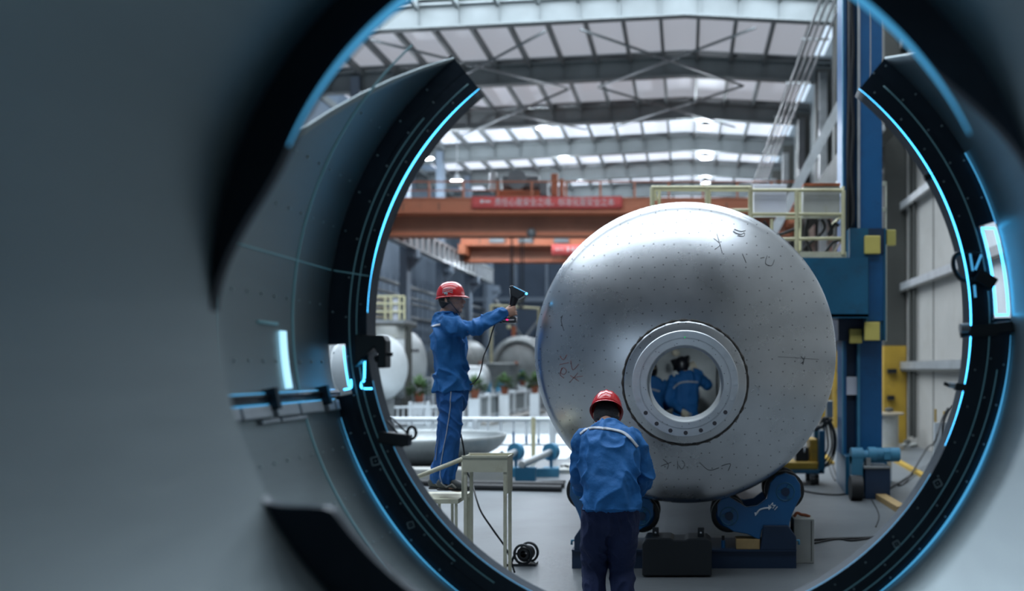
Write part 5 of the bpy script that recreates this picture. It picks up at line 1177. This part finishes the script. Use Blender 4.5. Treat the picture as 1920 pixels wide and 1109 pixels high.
def person(J, label, loc, cloth='cloth_blue', trouser='cloth_trouser', voxel=0.0085, skinvox=0.006, right=V(1,0,0), shoes=True, gloves=False, seed=0.0, hatless=False, fold=0.010):
    """J: joint dictionary in world space"""
    root = thing('person', loc, label, 'person')
    S = right.normalized()
    # ---- the body: one continuous surface
    m = mb('skin')
    head(m, J['head'], J['face'], J['headup'])
    nk = J['neck']; fdn = J['face']
    m.loft([nk-V(0,0,0.05), nk, J['head']-J['headup']*0.07-J['face']*0.015], [(0.062,0.060),(0.055,0.056),(0.054,0.060)], S, n=16, sub=3)
    m.loft([J['pelvis']+V(0,0,-0.02), J['pelvis']+V(0,0,0.02), J['waist'], J['chest'], nk-V(0,0,0.03)], [(0.09,0.055),(0.105,0.07),(0.11,0.075),(0.15,0.10),(0.07,0.06)], S, n=20, sub=4)
    for k in 'LR':
        sh, el, wr = J['sh'+k], J['el'+k], J['wr'+k]
        m.loft([J['chest']*0.35+sh*0.65, sh, el, wr], [0.04,0.040,0.033,0.025], S if abs((el-sh).normalized().dot(S)) < 0.9 else V(0,1,0), n=14, sub=5)
        hf, hn, hs = J['hand'+k]
        if not gloves: hand(m, wr, hf, hn, hs, **J.get('handopt'+k, {}))
        hp, kn, an = J['hip'+k], J['kn'+k], J['an'+k]
        m.loft([hp+V(0,0,0.04), hp, kn, an], [0.055,0.062,0.048,0.036], S, n=14, sub=5)
        ft = J.get('toe'+k, an+V(0.1,0,0)); m.loft([an, an+(ft-an)*0.3+V(0,0,-0.04), ft], [0.034,0.034,0.026], S, n=10, sub=3)
    body = remeshed(m, 'body', 'skin', skinvox, 1, parent=root)
    face_details(body, J['head'], J['face'], J['headup'])
    # ---- trousers
    m = mb(trouser)
    pw, fw = J.get('pelw', 0.165), J.get('peld', 0.115)
    m.loft([J['waist']*0.5+J['pelvis']*0.5, J['pelvis'], (J['hipL']+J['hipR'])/2-V(0,0,0.02)], [(pw*0.95,fw),(pw,fw*1.05),(pw*0.95,fw)], S, n=24, sub=4)
    for k in 'LR':
        hp, kn, an = J['hip'+k], J['kn'+k], J['an'+k]
        tw = J.get('legw', 1.0)
        m.loft([hp+V(0,0,0.03), hp*0.7+kn*0.3, kn, kn*0.5+an*0.5, an+(kn-an)*0.05], [0.102*tw,0.098*tw,0.080*tw,0.076*tw,0.074*tw], S, n=20, sub=5)
    tro = remeshed(m, 'trousers', trouser, voxel, 2, fold*0.6, 7.5, seed+5, root)
    # ---- jacket
    m = mb(cloth); jw = J.get('jw', 1.0)
    hem = J['hem']
    m.loft([hem, hem*0.8+J['waist']*0.2, J['waist'], J['chest'], J['yoke'], nk+V(0,0,-0.005)], [(0.196*jw,J.get('hemd',0.142)*jw),(0.190*jw,J.get('hemd',0.140)*jw),(0.182*jw,0.130*jw),(0.200*jw,0.135*jw),(0.165*jw,0.110*jw),(0.078,0.078)], S, n=30, sub=5, cap=False)
    m.loft([nk-V(0,0,0.04), nk+J['headup']*0.012-J['face']*0.008], [(0.078,0.078),(0.070,0.072)], S, n=20, sub=2, cap=False)
    for k in 'LR':
        sh, el, wr = J['sh'+k], J['el'+k], J['wr'+k]; sd = S if abs((el-sh).normalized().dot(S)) < 0.85 else V(0,0,1)
        m.loft([J['chest']*0.3+sh*0.7+V(0,0,0.02), sh, sh*0.5+el*0.5, el, el*0.4+wr*0.6, wr-(wr-el)*0.04], [(0.078,0.086),(0.076,0.084),(0.070,0.074),(0.064,0.068),(0.056,0.060),(0.047,0.052)], sd, n=20, sub=5)
    jac = remeshed(m, 'jacket', cloth, voxel, 2, fold, 7.0, seed, root)
    m = mb(cloth); m.tube([nk+V(0,0,0.0)+J['headup']*0.012+S*(0.073*math.cos(q*PI/12))+(J['face']-V(0,0,J['face'].z*0.5)).normalized()*(0.070*math.sin(q*PI/12)) for q in range(24)], 0.011, 8, closed=True); m.build('collar', jac)
    if shoes:
        for k in 'LR': shoe(root, J['an'+k], J['toe'+k]-J['an'+k])
    return root, body, jac, tro

# ---- standing worker with the scanner, seen from his right side
Y = 8.46; q = lambda px, py, dy=0.0: P(px, py, Y+dy)
up = V(-0.16,0,1).normalized()
J = dict(head=q(845,562,0.0), face=V(1,-0.04,0.10).normalized(), headup=up, neck=q(836,590,0.0), chest=q(843,640,0.0), yoke=q(838,604,0.0), waist=q(846,690,0.0), pelvis=q(848,735,0.0), hem=q(847,735,0.0),
  shR=q(840,612,-0.15), elR=q(888,616,-0.17), wrR=q(944,589,-0.12), shL=q(842,612,0.15), elL=q(848,662,0.24), wrL=q(852,700,0.21),
  hipR=q(846,752,-0.085), knR=q(846,822,-0.095), anR=q(838,901,-0.10), hipL=q(846,752,0.085), knL=q(838,822,0.10), anL=q(822,899,0.12),
  handR=(V(0.96,0.05,0.28).normalized(), V(-0.05,1,0).normalized(), V(-0.28,0,0.96).normalized()), handoptR=dict(curl=(1.15,1.2,0.7), thumb=(0.45,0.75,0.55), tcurl=0.7),
  handL=(V(0.1,-0.1,-1).normalized(), V(0.2,-1,0).normalized(), V(0.8,0,0.5).normalized()), handoptL=dict(curl=(0.5,0.6,0.4)))
J['toeR'] = J['anR']+V(0.18,-0.05,-0.06); J['toeL'] = J['anL']+V(0.17,-0.03,-0.06)
J['jw'] = 0.98; J['peld'] = 0.122; J['hemd'] = 0.160; J['pelw'] = 0.155
right = V(0,-1,0)
root, body, jac, tro = person(J, 'person in blue workwear and red hard hat, standing sideways and holding up a black scanner', V(q(840,936).x, Y, Z(936,8.25)), seed=1.3, right=right, voxel=0.0075, skinvox=0.0052, fold=0.030)
hat = hard_hat(root, J['head']+up*0.022+V(0.004,0,0), V(1,0,0.06), up, 0.79)
m = mb('marker'); tr = bvh(hat)
for k in range(3):
    pts = []
    for j in range(10):
        h = tr.ray_cast(V(q(834+j*2.2,0).x, Y-1, Z(549-k*3.2+abs(j-4.5)**2*0.12, Y)), V(0,1,0))
        if h[0]: pts.append(h[0]-V(0,0.001,0))
    if len(pts) > 2: m.tube(pts, 0.0022, 5)
h = tr.ray_cast(V(q(841,0).x, Y-1, Z(552,Y)), V(0,1,0))
if h[0]: m.box(h[0].x-0.014, h[0].x+0.014, h[0].y-0.003, h[0].y, h[0].z-0.008, h[0].z+0.008)
m.build('helmet_mark', hat)
hair_cap(root, J['head'], J['face'], J['headup'], 1.0, -0.075)
c = J['head']; m = mb('ink_dark'); m.tube([c+V(-0.02,-0.095,0.04), c+V(0.03,-0.088,-0.045), c+V(0.07,-0.045,-0.105), c+V(0.075,0,-0.125)], 0.0045, 6); m.tube([c+V(0.03,-0.09,-0.04), c+V(-0.02,-0.09,-0.03), c+V(-0.06,-0.075,-0.02)], 0.0035, 6); m.build('chin_strap', root)
m = mb('grey_steel'); m.tube([c+V(-0.01,-0.09,0.0), c+V(0.05,-0.075,0.0), c+V(0.092,-0.05,-0.002), c+V(0.10,0,0.0)], 0.002, 5); m.build('glasses', root)
xz = lambda px, py: (X(px,Y), Y, Z(py,Y))
ribbon(jac, [xz(811,616), xz(822,612), xz(836,611)], 0.020, 'reflective_stripe', 'stripe', root, sub=8)
ribbon(tro, [xz(855,734), xz(853,768), xz(846,812), xz(837,855), xz(833,885), xz(837,902)], 0.006, 'side_piping', 'stripe', root)
ribbon(tro, [xz(818,826), xz(815,845), xz(813,865)], 0.004, 'seam_piping', 'stripe', root)
# ---- scanner held in his right hand
t = thing('handheld_scanner', q(957,600,-0.1), 'black hand-held scanner with a wide head, held up by the standing worker', 'scanner')
ys = Y-0.068
m = mb('black_plastic'); a, b = P(958,584,ys), P(966,548,ys)
m.loft([P(957,598,ys), P(959,582,ys), P(963,564,ys), P(967,549,ys)], [(0.017,0.017),(0.018,0.019),(0.028,0.034),(0.042,0.050)], V(0,1,0), n=16, sub=4)
m.build('grip', t)
m = mb('black_plastic'); pl = [(956,538),(962,536),(987,548),(983,556),(973,562),(960,556)]
m.prism([(X(a,ys),Z(b,ys)) for a,b in pl], ys-0.045, ys+0.045); m.build('scanner_head', t, bevel=0.008)
m = mb('led_soft'); m.obox(P(963,537.5,ys-0.046), P(984,548,ys-0.046), 0.005, 0.004, up=(0,1,0)); m.build('light_edge', t); mb('led_blue').ball(P(987,551,ys), 0.010).build('lens', t)
m = mb('galvanised'); m.tube([P(956,541,ys-0.04),P(957,556,ys-0.03),P(955,570,ys-0.025)], 0.004, 6); m.build('edge_trim', t)
m = mb('black_plastic'); m.prism([(X(a,ys),Z(b,ys)) for a,b in ((941,597),(966,594),(969,596),(969,605),(966,607),(944,606))], ys-0.05, ys+0.04); m.build('battery_base', t, bevel=0.006)
m = mb('banner_white'); m.obox(P(943,600.5,ys-0.053), P(964,600,ys-0.053), 0.007, 0.004, up=(0,1,0)); m.use('red_light').obox(P(949,600,ys-0.056), P(953,600,ys-0.056), 0.012, 0.005, up=(0,1,0)); m.build('status_light', t)
m = mb('black_rubber'); pts = [P(a,b,ys-0.05+0.0*i) for i,(a,b) in enumerate(((941,605),(930,606),(923,622),(917,645),(907,668),(903,690),(897,708),(888,719),(881,722)))]
m.tube(spline(pts,5), 0.0055, 6)
o = m.build('data_cable', t)
m = mb('black_rubber'); m.tube(spline([P(864,815,Y+0.05),P(869,840,Y+0.1),P(874,880,Y+0.15),P(885,905,Y+0.1),P(893,935,Y-0.1),P(903,962,Y-0.2),P(925,995,Y-0.25),P(950,1032,Y-0.2),V(X(965,8.3),8.3,0.02)],6), 0.008, 6)
tag(m.build('power_cable'), 'thin black cable running down past the cream stand to the floor', 'cable')

# ---- bending worker in front, seen from behind
Y = 7.05; q = lambda px, py, dy=0.0: P(px, py, Y+dy)
J = dict(head=q(1137,778,0.30), face=V(0.0,0.80,-0.60).normalized(), headup=V(0,0.60,0.80).normalized(), neck=q(1138,802,0.17), chest=q(1140,840,0.04), yoke=q(1139,815,0.12), waist=q(1144,905,-0.08), pelvis=q(1144,955,-0.10), hem=q(1145,957,-0.10),
  shR=q(1188,828,0.08), elR=q(1208,893,0.12), wrR=q(1188,935,0.30), shL=q(1096,828,0.08), elL=q(1086,893,0.14), wrL=q(1092,925,0.34),
  hipL=q(1118,975,-0.09), knL=q(1115,1060,0.03), anL=q(1112,1130,-0.03), hipR=q(1168,975,-0.09), knR=q(1166,1060,0.03), anR=q(1168,1130,-0.03),
  handR=(V(-0.4,0.9,-0.1), V(-0.3,0,-1), V(-1,-0.3,0.2)), handL=(V(0.4,0.9,-0.1), V(0.3,0,-1), V(1,-0.3,0.2)))
J['anL'].z = J['anR'].z = 0.095; J['toeR'] = J['anR']+V(0.03,0.19,-0.06); J['toeL'] = J['anL']+V(-0.03,0.19,-0.06)
J['jw'] = 1.06; J['legw'] = 1.08; J['pelw'] = 0.19
root2, body2, jac2, tro2 = person(J, 'person in blue jacket and red hard hat bending before the tank, seen from behind', V(q(1140,0).x, Y, 0), seed=9.1, trouser='cloth_navy', voxel=0.0075, skinvox=0.007, fold=0.026)
hard_hat(root2, J['head']+J['headup']*0.03-J['face']*0.01, J['face'], J['headup'], 0.93)
hair_cap(root2, J['head'], J['face'], J['headup'], 1.0, -0.09)
xz = lambda px, py: (X(px,Y), Y, Z(py,Y))
ribbon(jac2, [xz(1087,815), xz(1098,806), xz(1112,803), xz(1130,803), xz(1150,806), xz(1168,811), xz(1182,821), xz(1196,838)], 0.017, 'reflective_stripe', 'stripe', root2, sub=12)

# ---- two workers inside the tank, seen through the manhole
def inner(Yi, cx, zsh, label, lean, armup, seed):
    zf = TZ-TR+0.02+0.05
    c = V(cx, Yi, zsh)
    J = dict(head=c+V(-0.05+lean,0.06,0.17), face=V(-0.35,0.9,-0.15).normalized(), headup=V(0.05,0.1,1).normalized(), neck=c+V(-0.02+lean*0.5,0.02,0.05), chest=c+V(0,0,-0.14), yoke=c+V(0,0,-0.01), waist=c+V(0,-0.02,-0.38), pelvis=c+V(0,-0.03,-0.52), hem=c+V(0,-0.03,-0.58),
      shR=c+V(0.17,0,-0.05), shL=c+V(-0.17,0,-0.05))
    if armup: J.update(elR=c+V(0.32,0.10,-0.13), wrR=c+V(0.15,0.22,0.10), elL=c+V(-0.24,-0.05,-0.33), wrL=c+V(-0.05,-0.20,-0.48))
    else: J.update(elR=c+V(0.25,0.05,-0.32), wrR=c+V(0.12,0.24,-0.42), elL=c+V(-0.25,0.05,-0.32), wrL=c+V(-0.12,0.24,-0.42))
    J.update(hipR=c+V(0.085,-0.02,-0.56), hipL=c+V(-0.085,-0.02,-0.56), knR=V(cx+0.12,Yi+0.18,zf+0.08), knL=V(cx-0.12,Yi+0.18,zf+0.08), anR=V(cx+0.12,Yi-0.24,zf+0.07), anL=V(cx-0.12,Yi-0.24,zf+0.07))
    for k in 'LR': J['toe'+k] = J['an'+k]+V(0,-0.12,-0.03); J['hand'+k] = ((J['wr'+k]-J['el'+k]).normalized(), V(0,1,0.2), V(-1 if k == 'R' else 1,0,0.2))
    r, bd, jc, tr_ = person(J, label, V(cx, Yi, zf-0.04), seed=seed, voxel=0.012, skinvox=0.011, gloves=True, shoes=False, fold=0.018)
    for k in 'LR':
        m = mb('glove'); hf, hn, hs = J['hand'+k]; hn = (hn-hf*hn.dot(hf)).normalized(); hs = hf.cross(hn)*(1 if k == 'R' else -1)
        hand(m, J['wr'+k], hf, hn, hs, sc=1.18, curl=(0.6,0.7,0.5)); remeshed(m, 'glove', 'glove', 0.006, 1, parent=r)
    H = J['head']; m = mb('black_plastic')
    m.ball(H+V(0,0,-0.01), (0.105,0.118,0.13), 18, 12); 
    if armup: m.add([H+V(-0.17,0.05,0.06),H+V(0.10,-0.02,0.13),H+V(0.12,0.14,0.10),H+V(-0.14,0.2,0.03),H+V(-0.12,-0.08,-0.04),H+V(0.08,-0.11,0.02),H+V(0.10,0.06,-0.04),H+V(-0.12,0.1,-0.1)],[(0,1,2,3),(4,7,6,5),(0,4,5,1),(1,5,6,2),(2,6,7,3),(3,7,4,0)],False)
    m.build('welding_mask', r)
    m = mb('glove' if armup else 'yellow_paint'); 
    if armup: m.ball(H+V(-0.085,0.05,0.16), (0.06,0.03,0.05)); m.ball(H+V(-0.13,0.12,0.28), (0.05,0.03,0.06))
    else: m.tube([H+V(-0.10,-0.03,-0.02),H+V(-0.03,-0.11,-0.02),H+V(0.07,-0.09,0.03)],0.014,6)
    m.build('head_strap', r)
    xz = lambda x, z: (x, Yi, z)
    ribbon(jc, [xz(cx-0.17,zsh-0.17), xz(cx-0.08,zsh-0.095), xz(cx+0.05,zsh-0.075), xz(cx+0.18,zsh-0.085)] if armup else [xz(cx-0.17,zsh-0.11), xz(cx-0.02,zsh-0.105), xz(cx+0.12,zsh-0.14)], 0.026, 'reflective_stripe', 'stripe', r)
    return r
inner(14.5, X(1285,14.5), Z(706,14.5), 'person in blue jacket and tipped welding mask inside the tank, one gloved hand raised', 0.0, True, 3.3)
inner(14.8, X(1222,14.8), Z(716,14.8), 'person in blue jacket and dark mask inside the tank, at the left of the manhole', 0.03, False, 6.6)
